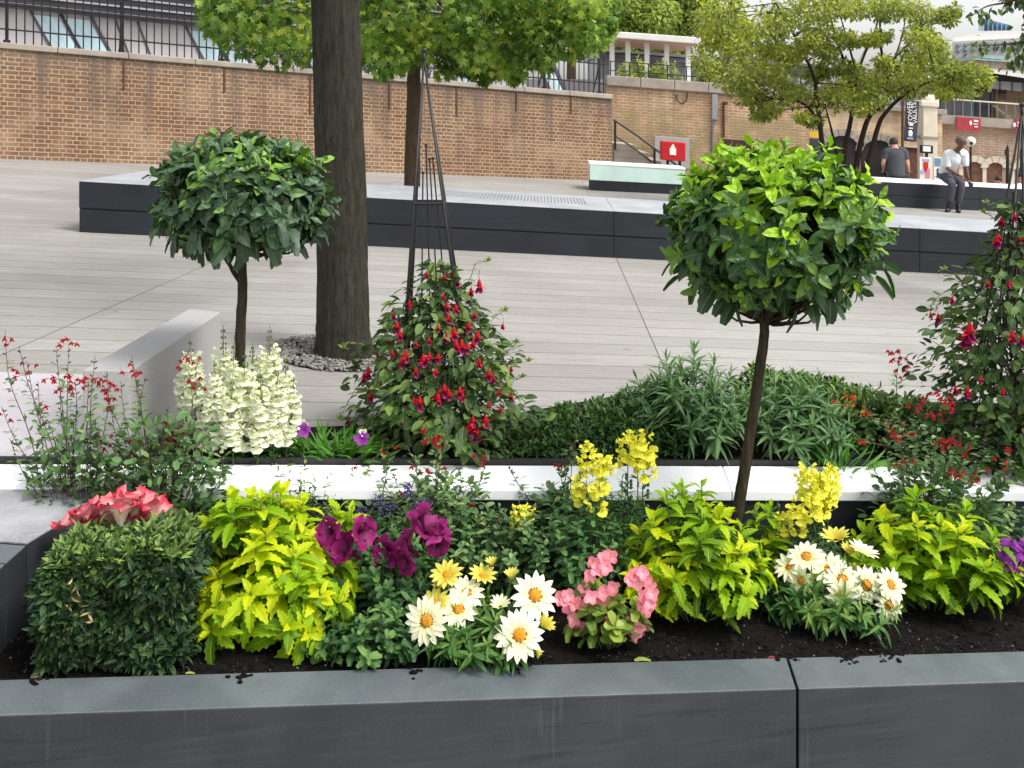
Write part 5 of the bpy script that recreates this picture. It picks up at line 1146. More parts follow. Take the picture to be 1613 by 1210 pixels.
salvia('red_salvia', bed(255, .90), 'red flowering salvia in front of the grey block seat, above the clipped hedge', [(208,560),(230,592),(190,600),(160,600),(215,600),(265,640),(175,640),(300,660),(330,690),(240,680),(205,690),(275,720),(350,720),(150,660)],
       [(140,607,5),(155,604,6),(168,612,4),(186,612,3),(205,585,4),(213,590,2),(166,695,4),(195,705,4),(210,704,4),(268,680,6),(280,688,6),(262,740,6),(255,745,3),(182,635,4),(290,588,0),(192,723,3),(225,640,0)], 3.60, leafn=18, low=130, lowr=.24, lowh=.54, leafs=.025)
salvia('red_salvia', bed(300, .99), 'small cluster of red salvia flowers among the lowest white snapdragons', [(298,585),(310,600),(330,640)], [(292,572,4),(305,568,3),(310,600,6)], 3.9, leafn=5, low=10, lowr=.07, lowh=.12)
salvia('red_salvia', bed(700, .90), 'wispy red salvia in front of the white ledge beside the purple petunias', [(640,700),(680,690),(708,660),(655,730),(722,735),(690,735),(735,760),(620,745),(765,725),(600,750)],
       [(676,685,5),(684,700,4),(688,692,2),(660,743,4),(762,725,3),(735,800,4),(772,815,3),(640,787,7),(650,792,5),(635,800,4),(705,745,2)], 3.75, leafn=18, low=40, lowr=.18, lowh=.34, leafs=.026)
salvia('red_salvia', bed(885, .92), 'sparse red salvia stems left of the yellow snapdragons', [(800,735),(878,738),(870,760),(905,700),(912,640),(828,790)], [(882,740,3),(883,785,3),(910,800,3)], 3.85, leafn=14, low=34, lowr=.17, lowh=.30, leafs=.026)
salvia('red_salvia', bed(1470, .88), 'tall red flowering salvia above the wide lime plant at the right', [(1418,556),(1450,625),(1385,690),(1400,650),(1480,640),(1500,680),(1520,700),(1555,690),(1590,720),(1440,700),(1470,720),(1605,700),(1540,660),(1420,720),(1370,730)],
       [(1417,553,5),(1420,562,4),(1416,575,3),(1424,590,2),(1450,626,4),(1462,650,5),(1445,645,4),(1488,640,5),(1485,625,4),(1420,685,5),(1408,690,4),(1482,688,5),(1483,696,4),(1512,702,4),(1526,710,3),(1565,728,4),(1500,745,4),(1510,747,4),(1535,748,3),(1488,848,3),(1365,690,2),(1600,705,3),(1420,722,3)], 3.95, leafn=22, low=85, lowr=.27, lowh=.42, leafs=.027)
salvia('red_salvia', bk(1500, 4.5), 'red salvia flowers beneath the right climbing fuchsia', [(1490,610),(1475,640),(1330,640),(1362,640),(1310,690),(1545,650)], [(1492,640,4),(1485,655,3),(1340,630,4),(1326,636,3),(1362,648,4),(1410,665,4),(1318,712,6),(1600,640,4)], 4.5, leafn=12, low=60, lowr=.28, lowh=.20, mat='orange')

# fuchsias climbing obelisks
def obelisk(base, hgt, w, dref, label, apex_off=(0,0), long_leg=True):
    t = thing('plant_obelisk', base, label, 'plant support', 'black metal plant obelisks'); b = np.asarray(base); ap = b+[apex_off[0], apex_off[1], hgt]
    C4 = [b+[sx*w, sy*w, 0] for sx, sy in ((-1,-1),(1,-1),(1,1),(-1,1))]
    for c in C4: mb = MB(); tube(mb, [c, lerp(c, ap, .5), ap], [.0065, .0058, .005], 6); build('leg', mb, M['black_metal'], t, smooth=True)
    for k, f in enumerate((.30, .62)):
        mb = MB(); q = [lerp(c, ap, f) for c in C4]
        for i in range(4): tube(mb, [q[i], q[(i+1) % 4]], .0055, 5)
        build('ring', mb, M['black_metal'], t)
    for i in range(4):
        for j, u in enumerate((.30, .62)):
            c = lerp(C4[i], C4[(i+1) % 4], u); f = .70+.035*((i*2+j) % 3); e = lerp(c, ap, f); mb = MB(); tube(mb, [c, e], .0034, 5); ball(mb, e, .0075, 8, 6); build('rod', mb, M['black_metal'], t)
    mb = MB(); tube(mb, [ap-[0,0,.02], ap+[0,0,.03]], .007, 6); ball(mb, ap+[0,0,.035], .012, 8, 6); build('finial', mb, M['black_metal'], t, smooth=True); return t, ap
def fuchsia(base, prof, label, flowers, sprays, dref, nleaf=2700, tl=(.1, .8)):
    """prof: (height, cx offset, radius) rings of the leafy cone"""
    t = thing('climbing_fuchsia', base, label, 'fuchsia', 'red fuchsias on obelisks'); b = np.asarray(base); lf = MB(); sm = MB()
    hs = np.array([p[0] for p in prof]); cx = np.array([p[1] for p in prof]); rr = np.array([p[2] for p in prof]); n = nleaf
    wgt = np.interp(np.linspace(hs[0], hs[-1], 200), hs, rr); cdf = np.cumsum(wgt)/wgt.sum(); z = np.interp(rng.random(n), cdf, np.linspace(hs[0], hs[-1], 200))
    a = rng.random(n)*6.283; R = np.interp(z, hs, rr)*(1-rng.random(n)**1.4*.75)*(1+.17*np.sin(a*5+z*17)+.12*np.sin(z*23+a*2)); O = np.stack([np.cos(a), np.sin(a), 0*a], 1)
    P = b+O*R[:,None]+np.stack([np.interp(z, hs, cx), 0*z, z], 1); Dr = nrm(O*.8+rnd(n)*.6+[0,0,-.12]); sz = .056*rng.uniform(.5, 1.2, n)
    leaves(lf, P, Dr, UP*.8+O*.7+rnd(n)*.5, sz, sz*.56, LAUREL, .5, .22, np.clip(rng.uniform(*tl, n)+.1*np.sin(a*3+z*8), 0, 1))
    for i in range(0, n, 14): c0 = b+[0, 0, z[i]*.7]; tube(sm, curve([c0, lerp(c0, P[i], .6)+[0,0,.02], P[i]], 2), np.linspace(.0028, .001, 5), 4)
    for pts in sprays:
        Q_ = curve([D(x, y, dref+rng.uniform(-.05, .05)) for x, y in pts], 4); tube(sm, Q_, np.linspace(.0018, .0007, len(Q_)), 4)
        for q in Q_[2::2]:
            for s_ in (-1, 1): e = nrm(np.array([s_*.6, rng.uniform(-.5, .3), .2])+rnd(1)[0]*.3); leaves(lf, q, e, UP+rnd(1)[0]*.3, .03*rng.uniform(.7, 1.1), .014, LAUREL, .5, .2, rng.uniform(.5, .95))
        for s_ in (-.5, .5, .1): leaves(lf, Q_[-1], np.array([s_, -.2, .5]), [0,-1,1], .024, .011, LAUREL, .4, .2, .85)
    build('stems', sm, M['stem_red'], t); build('leaves', lf, M['fuchsia'], t)
    for px, py, s in flowers:
        # hang on the outer surface of the cone at this pixel's column
        zz = H-(py-HY)*dref/F-b[2]; rad = np.interp(zz, hs, rr); off = (px-CX)/F*dref-b[0]-np.interp(zz, hs, cx); dy = -math.sqrt(max(0, rad*rad-off*off))*.92-.015
        d = b[1]+dy; c = D(px, py-s*.2, d); s = s*d/F*.92; mb = MB(); ps = MB()
        tube(mb, [c+[0,0,s*.75], c+[0,0,s*.55], c+[0,0,s*.2], c], [s*.05, s*.16, s*.26, s*.25], 7)
        sm2 = MB(); tube(sm2, [c+[0,0,s*.75], c+[rng.normal()*.004,.004,s*1.1], c+[0,.03,s*1.6]], .0009, 4)
        o0 = rng.uniform(0, 1.5)
        for j in range(4):
            an = j*1.571+o0; r = np.array([math.cos(an), math.sin(an), 0]); leaves(mb, c, r+[0,0,rng.uniform(-.5,.3)], r*.3+UP, s*.8, s*.42, LANCE, rng.uniform(-.8,.5), .3, rng.uniform(.4,1))
        for j in range(5):
            an = j*1.257; r = np.array([math.cos(an), math.sin(an), 0]); leaves(ps, c-[0,0,s*.05], r*.45+[0,0,-1], r, s*.72, s*.62, ROUND, -.3, .2, .7)
        f_ = build('flower', mb, M['fred'], t); build('corolla', ps, M['fpurple'], f_); build('flower_stalk', sm2, M['stem_red'], f_)
        if s > .045: q = MB(); [tube(q, [c, c-[rng.normal()*s*.1, .0, s*1.3]], .0006, 3) for _ in range(3)]; build('stamens', q, M['fred'], f_)

df = 4.36; bf = onp(692, df, .01)
t, ap = obelisk(bf, D(0, 92, df)[2]-bf[2], .165, df, 'black metal obelisk with ball tipped rods rising from the left climbing fuchsia', apex_off=((667-692)/F*df, .02))
FL1 = [(755,455,17),(742,463,12),(700,440,10),(672,436,10),(712,437,12),(720,448,12),(645,482,11),(620,500,10),(704,488,14),(718,490,12),(748,500,10),(738,518,14),(625,520,16),(630,532,14),(612,538,12),(706,505,12),(715,530,18),(702,536,12),(792,516,8),(580,592,16),(573,598,12),(752,535,16),(745,545,12),(727,550,18),(718,548,15),(736,552,14),(640,565,16),(632,575,14),(667,572,17),(676,566,13),(690,568,13),(655,590,13),(770,595,15),(755,575,12),(778,600,10),(786,620,10),(700,620,17),(690,632,18),(707,625,14),(724,622,15),(728,628,12),(661,640,19),(651,636,12),(805,628,12),(584,628,12),(740,682,20),(752,688,18),(765,668,16),(745,668,14),(635,665,12),(702,668,12),(548,665,12),(667,668,10),(805,583,8),(770,640,9),(596,560,9),(618,560,10),(686,590,11),(676,540,10),(655,545,9),(788,648,9),(690,520,10),(698,470,9)]
fuchsia(bf, [(.0, 0, .35), (.10, 0, .375), (.22, 0, .35), (.34, 0, .30), (.45, -.01, .245), (.54, -.01, .19), (.62, -.01, .13), (.69, -.01, .08), (.76, -.01, .04)],
        'left climbing fuchsia with many red and purple hanging flowers around its obelisk', FL1,
        [[(720,470),(740,440),(750,415),(768,412)], [(750,540),(770,510),(785,495),(795,490)], [(770,590),(790,560),(810,545),(812,540)], [(600,590),(570,600),(545,640),(535,660)], [(610,560),(575,545),(550,540),(540,548)], [(790,620),(810,600),(822,595)], [(770,620),(800,575),(832,570)]], df)
dg = 4.55; bg_ = onp(1592, dg, .01)
t, ap = obelisk(bg_, 1.58, .15, dg, 'black metal obelisk inside the right climbing fuchsia at the picture edge', apex_off=(.06, .02))
FL2 = [(1570,385,16),(1578,352,13),(1598,345,12),(1528,530,26),(1520,540,20),(1595,535,16),(1610,540,14),(1573,378,12),(1500,475,10),(1478,505,13),(1466,498,8),(1524,622,14),(1505,618,12),(1556,450,9),(1500,640,12),(1606,380,10),(1545,600,9),(1580,620,10),(1590,450,10)]
fuchsia(bg_, [(.0, 0, .31), (.2, 0, .34), (.4, 0, .35), (.58, 0, .335), (.74, 0, .28), (.84, .0, .20), (.94, .01, .12), (1.08, .01, .055), (1.18, .01, .03)],
        'right climbing fuchsia with large green leaves and fewer red flowers at the picture edge', FL2,
        [[(1560,440),(1520,430),(1490,435),(1486,425)], [(1545,470),(1500,455),(1470,475),(1465,490)], [(1540,540),(1500,545),(1470,560),(1462,575)], [(1590,330),(1570,325),(1552,320)], [(1575,350),(1560,340),(1548,335)]], dg, nleaf=2900, tl=(.05, .7))

# snapdragons
def snap(t, base, tip, y0f, w, mat, dens=7, name='flower_spike', lmat='mint_leaf', rs=.021):
    b = np.asarray(base); tip = np.asarray(tip); P = curve([b, lerp(b, tip, .5)+rng.normal(0, .006, 3), tip], 8); sm = MB(); tube(sm, P, np.linspace(.0035, .0012, len(P)), 5); lf = MB()
    n = 34; k = rng.uniform(.05, y0f, n); i = (k*(len(P)-1)).astype(int); e = nrm(rnd(n)*[1,1,.2]+[0,0,.5]); leaves(lf, P[i], e, UP+rnd(n)*.4, .04*rng.uniform(.7, 1.2, n), .009, LANCE, .5, .2, rng.uniform(.3, .8, n))
    n = 14; k = rng.uniform(y0f, .98, n); i = (k*(len(P)-1)).astype(int); 
    s_ = build('stem', sm, M['stem'], t, smooth=True); build('stem_leaf', lf, M[lmat], s_)
    L = np.linalg.norm(tip-b)*(1-y0f); rows = max(3, int(L/rs)); mb = MB(); bd = MB(); T = nrm(tip-b)
    for r in range(rows):
        f = (r+.3+rng.uniform(-.35, .35))/rows; k = y0f+(1-y0f)*f*.97; ii = int(k*(len(P)-1)); c = lerp(P[ii], P[min(ii+1, len(P)-1)], k*(len(P)-1)-ii); sz = w*(1-.72*max(0, f-.60)/.40)*.78
        m = dens if f < .75 else max(3, dens-3)
        for j in range(m):
            an = j*6.283/m+r*.6+rng.uniform(-.5, .5); o = np.array([math.cos(an), math.sin(an), 0]); e = nrm(o+[0,0,.35])
            if f > .82: ball(bd, c+o*sz*.35, .0042, 5, 4, sq=(.8, .8, 1.4)); continue
            s2 = sz*rng.uniform(.7, 1.05); q = c+o*s2*rng.uniform(.15, .5)+UP*rng.uniform(-.013, .013); sd_ = np.cross(UP, o); TT = rng.uniform(.4, 1)
            ball(mb, q+e*s2*.28, s2*.17, 6, 4, tint=TT)
            leaves(mb, q+e*s2*.25, e+UP*.9+sd_*.45, o-UP*.4, s2*.62, s2*.6, RUFFLE, -.5, .2, TT, wave=.1); leaves(mb, q+e*s2*.25, e+UP*.9-sd_*.45, o-UP*.4, s2*.62, s2*.6, RUFFLE, -.5, .2, TT, wave=.1)
            for u in (-.8, 0, .8): leaves(mb, q+e*s2*.25, e*.8-UP*.75+sd_*u, UP*.6+o, s2*.58, s2*.52, RUFFLE, .7, .1, TT, wave=.1)
    sp = build(name, mb, M[mat], t)
    if bd.v: build('bud', bd, M['stem'], sp, smooth=True)
dw = 3.99; t = thing('snapdragon', bk(378, dw), 'clump of tall creamy white snapdragons between the grey block seat and the gravel circle', 'snapdragon')
for px, y1, y0, w, dd in ((284,575,650,.05,.04),(368,545,690,.062,-.02),(438,590,700,.06,-.08),(398,545,690,.062,.1),(462,600,690,.05,-.02),(299,542,645,.062,.0),(352,520,690,.070,.06),(338,575,700,.06,-.1),(386,560,700,.072,-.06),(425,518,690,.075,.08),(452,565,695,.066,.0),(410,590,700,.06,-.1),(366,600,700,.06,-.12),(318,640,705,.05,-.05)):
    d = dw+dd; b = onp(px+(378-px)*.15, d, .01); tip = D(px, y1-8, d); k = (D(px, y0, d)[2]-b[2])/(tip[2]-b[2]); snap(t, b, tip, max(.02, k), w, 'white_snap', 6)
def yellow(label, base, spikes):
    t = thing('snapdragon', base, label, 'snapdragon', 'yellow snapdragons'); b = np.asarray(base)
    for px, y1, y0, w, dd in spikes:
        d = b[1]+dd; bb = b+[((px-CX)/F*d-b[0])*.6, dd, 0]; tip = D(px, y1, d); k = (D(px, y0, d)[2]-bb[2])/(tip[2]-bb[2]); snap(t, bb, tip, k, w*.88, 'yellow_snap', 5, rs=.025)
    return t
yellow('yellow snapdragon with four short heads, immediately left of the tallest one', bed(930, .62), [(925,692,745,.056,.03),(952,700,765,.06,-.02),(915,738,795,.056,.0),(945,755,800,.060,-.06)])
t = yellow('tallest yellow snapdragon with seed pods down its two stems', bed(1003, .66), [(990,672,735,.062,.02),(1018,672,745,.068,.0),(1004,676,728,.06,-.02)])
for px in (990, 1018):
    for y in range(748, 800, 5): pd = MB(); ball(pd, D(px+rng.choice([-3.5, 3.5])+ (1003-px)*.1*(y-740)/60, y, bed(1003, .66)[1]), .0062, 6, 5, sq=(1, 1, 1.15)); build('seed_pod', pd, M['stem'], t, smooth=True)
yellow('small low yellow snapdragon nearest to the purple petunias', bed(820, .66), [(818,782,826,.056,0),(830,790,822,.045,.02)])
yellow('yellow snapdragon with four crowded spikes between the right topiary trunk and the red salvia', bed(1275, .60), [(1273,715,790,.060,.02),(1310,722,800,.062,.02),(1292,735,805,.066,-.02),(1250,780,832,.055,-.05),(1278,775,822,.060,-.07),(1225,790,850,.04,-.02)])

# white daisies (gazanias)
def daisy(par, px, py, rpx, d, tilt=(0, -.75, .65), mat='gaz', petals=15, openness=1.35, ring=True):
    c = D(px, py, d); s = rpx*d/F; ax = nrm(np.array(tilt, float)+rnd(1)[0]*.12); u = perp(ax); v = np.cross(ax, u); mb = MB()
    for j in range(petals):
        a = j*6.283/petals+rng.uniform(-.06, .06); r = math.cos(a)*u+math.sin(a)*v; op = openness+rng.uniform(-.1, .1)
        leaves(mb, c+r*s*.15, ax*math.cos(op)+r*math.sin(op), ax*math.sin(op)-r*math.cos(op), s*rng.uniform(.84, .98), s*.37, GP, .35, .22, rng.uniform(.5, 1))
    f = build('flower', mb, M[mat], par)
    if ring:
        cm = MB(); rot = [c+(u*math.cos(a)+v*math.sin(a))*s*.345+ax*.003 for a in np.linspace(0, 6.283, 15)[:-1]]; V = np.array([c+ax*s*.02]+rot); cm.add(V, [np.array([[0, 1+i, 1+(i+1) % 14] for i in range(14)])], None); build('brown_ring', cm, M['gaz_r'], f)
        cm = MB(); ang = np.linspace(0, 6.283, 13)[:-1]; V = [c+ax*s*.17]
        for rr_, h_ in ((.12, .165), (.21, .12), (.275, .035)): V += [c+(u*math.cos(a)+v*math.sin(a))*s*rr_+ax*s*h_ for a in ang]
        F1 = [[0, 1+i, 1+(i+1) % 12] for i in range(12)]; F2 = [[1+k*12+i, 13+k*12+i, 13+k*12+(i+1) % 12, 1+k*12+(i+1) % 12] for k in range(2) for i in range(12)]
        cm.add(np.array(V), [np.array(F1), np.array(F2)], None); build('orange_centre', cm, M['gaz_c'], f, smooth=True)
    return c-ax*s*.05, f
GP = strip(5, lambda t: .5*math.sin(math.pi*min(1, (t**.9)*.83+.14))**.7 if t < .99 else .04)
def gazania(base, label, fl, n, r, h, nm='gazania_plant'):
    t = bush(nm, base, label, 'daisy plant', n, r, r*.75, h, 'gaz_leaf', LANCE, .07, .24, nodes=5, per=3, bend=.6, tr=(.3, .75), hmin=.3, dome=.5, tipk=7, sr=.002, group='white daisy plants')
    sm = MB(); b = np.asarray(base)
    for px, py, rp, dd, tl, mat, op, pt_, rg in fl:
        e, f_ = daisy(t, px, py, rp*.95, b[1]+dd, tl, mat, pt_, op, rg); r0 = b+[(e[0]-b[0])*.4, (e[1]-b[1])*.3, .02]; sm = MB(); tube(sm, curve([r0, lerp(r0, e, .6)+[0,.02,0], e], 4), .0018, 5); build('flower_stalk', sm, M['stem'], f_)
    return t
fr = (0, -.8, .6); up_ = (.1, -.45, .9)
gazania(bed(752, .12), 'white daisy-like plant with orange centres left of the pink begonia', [
    (672,978,37,-.08,(-.35,-.85,.35),'gaz',1.4,16,True),(843,938,37,-.02,(.1,-.72,.68),'gaz',1.42,15,True),(818,1001,40,-.10,(0,-.85,.55),'gaz',1.42,17,True),(722,960,33,-.02,(-.1,-.6,.8),'gaz',1.35,14,True),
    (734,935,30,.02,(.1,-.5,.85),'gaz',1.35,14,True),(704,906,28,.05,(-.1,-.4,.9),'gaz_yellow',1.25,13,True),(760,908,24,.06,(.1,-.35,.9),'gaz_yellow',1.1,12,True),(686,950,26,.0,(-.3,-.5,.8),'gaz_yellow',1.2,13,True),
    (806,912,19,.04,(0,-.1,1),'gaz_yellow',.45,13,False),(788,956,20,.0,(.1,-.3,1),'gaz',.7,12,False),(856,988,22,-.02,(.4,-.2,.9),'gaz_yellow',.6,12,False),(783,985,12,-.02,(0,-.2,1),'gaz_yellow',.4,10,False),(742,978,13,-.03,(0,-.2,1),'gaz_yellow',.35,10,False),(845,1024,14,-.1,(.5,-.3,-.6),'gaz_yellow',.4,10,False),(695,925,18,.03,(-.3,-.2,1),'gaz_yellow',.6,11,False),(775,890,15,.08,(0,-.2,1),'gaz_yellow',.5,10,False)], 40, .215, .16)
gazania(bed(1318, .30), 'white daisy-like plant with a crowded head of blooms left of the wide lime plant', [
    (1270,878,30,.02,(-.2,-.5,.85),'gaz',1.35,14,True),(1244,893,26,.02,(-.6,-.4,.7),'gaz',1.25,13,True),(1262,915,25,-.03,(-.6,-.6,.2),'gaz',1.2,12,True),(1306,897,31,.0,(0,-.5,.85),'gaz',1.35,15,True),(1327,914,30,-.04,(0,-.8,.6),'gaz',1.42,15,True),
    (1326,938,27,-.07,(0,-.9,.1),'gaz',1.3,12,True),(1364,922,29,-.04,(.1,-.8,.6),'gaz',1.42,15,True),(1380,924,22,-.02,(.2,-.7,.6),'gaz_yellow',1.3,13,True),(1403,922,27,-.04,(.3,-.7,.6),'gaz',1.35,15,True),(1400,953,25,-.07,(.3,-.9,.2),'gaz',1.35,14,True),
    (1316,851,28,.06,(-.1,0,1),'gaz_yellow',.9,13,False),(1358,872,27,.04,(.2,-.1,1),'gaz',1.0,14,False),(1338,872,20,.05,(0,-.2,1),'gaz_yellow',.7,12,False),(1290,916,18,0,(-.2,-.4,.8),'gaz',1.2,12,True),(1345,905,20,.02,(.1,-.3,.9),'gaz_yellow',1.0,12,False)], 46, .225, .20)

# pink begonia
t = bush('begonia_plant', bed(955, .16), 'pink flowering begonia with round green leaves between the white daisies and the lime plant', 'begonia', 15, .13, .09, .20, 'begonia', ROUND, .055, .85, nodes=4, per=2, bend=.5, tr=(.2, .9), hmin=.3, dome=.55, tipk=3, sr=.003)
B_ = [(935,885),(950,880),(963,876),(955,893),(940,898),(928,905),(1000,905),(1012,902),(1018,912),(1005,918),(1022,925),(920,928),(930,940),(895,938),(905,950),(890,945),(915,955),(948,935),(960,928),(955,945),(940,950),(965,922),(1015,940),(1025,950),(1010,952),(1020,960),(945,966),(905,975),(915,985),(962,980),(995,980),(1005,988),(1000,998),(1012,985),(898,960),(880,942),(1028,935),(990,912)]
dB = bed(955, .22)[1]
small_flowers(t, [D(x, y, dB-.04-rng.uniform(0, .06)) for x, y in B_], M['pink'], .025, 4, 'flower', None, ROUND, .95, .35, 1.05, jit=.5)
mb = MB()
for x, y in B_[::2]: ball(mb, D(x, y, dB-.085), .004, 6, 4)
build('yellow_stamens', mb, M['gaz_c'], t)

# petunias
def trumpet(par, c, ax, s, mat, k=5, cup=.0):
    mb = MB(); ax = nrm(np.asarray(ax, float)); u = perp(ax); v = np.cross(ax, u); tube(mb, [c-ax*s*1.0, c-ax*s*.4, c], [s*.1, s*.14, s*.30], 8, cap=False, tint=.6)
    for j in range(k):
        a = j*6.283/k; r = math.cos(a)*u+math.sin(a)*v; leaves(mb, c+r*s*.12-ax*s*.12, ax*(rng.uniform(.5, 1.1)+cup)+r, ax-r*.5, s*rng.uniform(.8, 1), s*.98, RUFFLE, rng.uniform(.3, 1.3), rng.uniform(-.15, .35), rng.uniform(.3, 1), wave=.20)
    build('flower', mb, M[mat], par, smooth=True)
t = bush('petunia_plant', bed(600, .45), 'trailing plant with large deep purple trumpet flowers right of the big lime plant', 'petunia', 46, .27, .24, .25, 'mint_leaf', ROUND, .042, .62, nodes=5, per=3, bend=.45, tr=(.15, .7), hmin=.3, dome=.55, tipk=5, sr=.002)
dP = bed(600, .45)[1]
for px, py, s, ax in ((520,838,27,(-.5,-.6,.5)),(548,868,30,(-.3,-1,.1)),(568,838,28,(.5,-.6,.5)),(532,860,24,(-.2,-.9,0)),(612,868,27,(-.5,-.8,.2)),(640,858,30,(-.1,-.7,.6)),(672,838,30,(.2,-.7,.6)),(640,882,26,(.1,-1,-.1)),(695,838,26,(.6,-.7,.3)),(662,812,24,(0,-.4,.9)),(600,885,18,(-.6,-.7,0)),(690,860,20,(.5,-.8,0))):
    trumpet(t, D(px, py, dP-.10+rng.uniform(-.03, .05)), np.array(ax)*[1.5,.6,1]+rnd(1)[0]*.5, s*.95*dP/F, 'magenta', 5, .45)
t = thing('petunia_plant', bed(180, .60), 'row of crimson and white striped trumpet flowers behind the clipped hedge', 'petunia')
mb = MB(); n = 150; o = inball(n)*[.16, .05, .12]; P = bed(185, .60, -.08)+o; leaves(mb, P, rnd(n)+[0,-.3,.3], UP+rnd(n)*.4, .04, .026, ROUND, .4, .2, rng.uniform(.2, .7, n)); build('leaves', mb, M['mint_leaf'], t)
sm = MB(); dH = bed(180, .45)[1]
for px, py, s, ax in ((118,824,24,(-.5,-.6,.5)),(148,812,28,(-.3,-.6,.6)),(140,826,18,(-.3,-.8,.3)),(168,800,26,(-.2,-.5,.8)),(190,800,29,(0,-.6,.8)),(215,795,29,(.1,-.5,.8)),(237,803,25,(.5,-.6,.6)),(205,820,18,(0,-.8,.5)),(232,818,20,(.5,-.8,.3)),(172,822,18,(-.2,-.8,.4))):
    c = D(px, py, dH+rng.uniform(-.03, .03)); ax = (ax[0], .1, 1.0); trumpet(t, c-[0,0,.012], ax, s*1.5*dH/F, 'redpink', 6, 1.5); tube(sm, [c, lerp(c, bed(185, .6), .6), bed(185, .6)], .0022, 5)
build('stems', sm, M['stem'], t)
t = bush('petunia_plant', bed(1600, .45), 'plant with bright violet ruffled flowers at the right edge of the front bed', 'petunia', 18, .17, .13, .24, 'mint_leaf', ROUND, .05, .6, nodes=4, per=3, bend=.45, tr=(.2, .7), hmin=.3, dome=.5, tipk=5, sr=.002)
dV = bed(1600, .3)[1]
for px, py, s in ((1590,868,19),(1605,885,20),(1588,885,15),(1610,868,17)): trumpet(t, D(px, py, dV-.02), (-.2, -.9, .3), s*dV/F, 'violet')
# lavender-blue heads among the petunias
t = bush('heliotrope_plant', bed(635, .78), 'small plant with rounded lavender blue flower heads above the purple petunias', 'heliotrope', 9, .12, .06, .33, 'mint_leaf', SMALL, .035, .45, nodes=5, per=2, tr=(.2, .6), hmin=.7, dome=.3, tipk=4, sr=.002)
dq = bed(635, .78)[1]-.04
for px, py, r in ((592,790,15),(603,800,13),(640,765,8),(641,778,9),(655,796,13),(672,793,12),(560,812,12),(572,806,10),(618,798,10)):
    mb = MB(); o = inball(34)*(r*dq/F)*[1,1,.8]+D(px, py, dq)
    for c in o: a = rnd(1)[0]-[0,.8,-.3]; [leaves(mb, c, nrm(a+rnd(1)[0]*.9), a, .0055, .0045, ROUND, .3, .1, rng.uniform(.3, 1)) for _ in range(3)]
    build('flower_head', mb, M['blue'], t)

# green filler foliage of the front bed
bush('herb_plant', bed(800, .62), 'rounded green leafy herb behind the white daisies, left of the yellow snapdragons', 'herb', 40, .20, .16, .29, 'salvia', ROUND, .034, .66, nodes=5, per=3, tr=(.1, .6), hmin=.45, dome=.4, tipk=4, sr=.0015, group='leafy herbs in the front bed')
bush('herb_plant', bed(905, .55), 'green leafy herb directly behind the pink begonia', 'herb', 44, .20, .17, .34, 'mint_leaf', ROUND, .036, .6, nodes=5, per=3, tr=(.1, .65), hmin=.45, dome=.4, tipk=4, sr=.0015, group='leafy herbs in the front bed')
bush('herb_plant', bed(975, .72), 'fine leaved green herb at the foot of the tallest yellow snapdragon', 'herb', 26, .12, .10, .36, 'strap', LANCE, .045, .22, nodes=6, per=3, tr=(.2, .7), hmin=.5, dome=.4, tipk=6, sr=.0015, group='leafy herbs in the front bed')
bush('herb_plant', bed(690, .70), 'pale green leafy herb behind the purple petunias', 'herb', 34, .19, .14, .31, 'salvia', ROUND, .032, .6, nodes=5, per=3, tr=(.1, .6), hmin=.5, dome=.4, tipk=4, sr=.0015, group='leafy herbs in the front bed')
bush('herb_plant', bed(575, .12), 'low oval leaved green plant spilling by the front wall below the purple petunias', 'herb', 28, .20, .12, .14, 'mint_leaf', ROUND, .040, .58, nodes=4, per=3, tr=(.25, .8), hmin=.4, dome=.5, tipk=5, sr=.002, group='leafy herbs in the front bed')
bush('herb_plant', bed(1270, .62), 'green leafy stems at the foot of the crowded yellow snapdragon', 'herb', 30, .16, .14, .23, 'mint_leaf', LANCE, .05, .24, nodes=5, per=3, tr=(.1, .6), hmin=.5, dome=.4, tipk=5, sr=.0015, group='leafy herbs in the front bed')
bush('herb_plant', bed(470, .86), 'fine green plant behind the large lime plant touching the white ledge', 'herb', 24, .17, .07, .36, 'hedge_sage', SMALL, .03, .45, nodes=6, per=3, tr=(.3, .8), hmin=.6, dome=.4, tipk=5, sr=.0015, group='leafy herbs in the front bed')
bush('herb_plant', bed(1440, .80), 'green leafy plant between the wide lime plant and the white ledge', 'herb', 24, .2, .08, .30, 'salvia', ROUND, .034, .62, nodes=5, per=3, tr=(.1, .6), hmin=.5, dome=.4, tipk=4, sr=.0015, group='leafy herbs in the front bed')
bush('herb_plant', bed(1590, .85), 'green leafy plant against the white ledge at the right edge', 'herb', 18, .15, .08, .30, 'salvia', ROUND, .034, .62, nodes=5, per=3, tr=(.1, .6), hmin=.5, dome=.4, tipk=4, sr=.0015, group='leafy herbs in the front bed')
# pansies of the rear bed
for px, py, lab in ((478, 678, 'purple and white pansy right of the white snapdragons'), (570, 692, 'purple pansy at the left foot of the left climbing fuchsia')):
    d = 3.98; t = thing('pansy', onp(px, d, .01), lab, 'pansy', 'pansies in the rear bed'); small_flowers(t, [D(px, py, d)], M['violet'], .03, 5, 'flower', (0,-1,.3), ROUND, 1, .4, 1.1); small_flowers(t, [D(px+2, py-11, d+.01)], M['white_snap'], .018, 3, 'upper_petals', (0,-1,.3), ROUND, 1, .3, 1.0)
    mb = MB(); b = onp(px, d, .01); tube(mb, curve([b, lerp(b, D(px, py, d), .6)+[0,.02,0], D(px, py, d)], 3), .0018, 5); build('stem', mb, M['stem'], t); mb = MB(); leaves(mb, b+rng.normal(0, .015, (14,3))*[1,1,0], rnd(14)*[1,1,.3]+[0,0,.6], UP+rnd(14)*.3, .045, .02, ROUND, .5); build('leaves', mb, M['mint_leaf'], t)
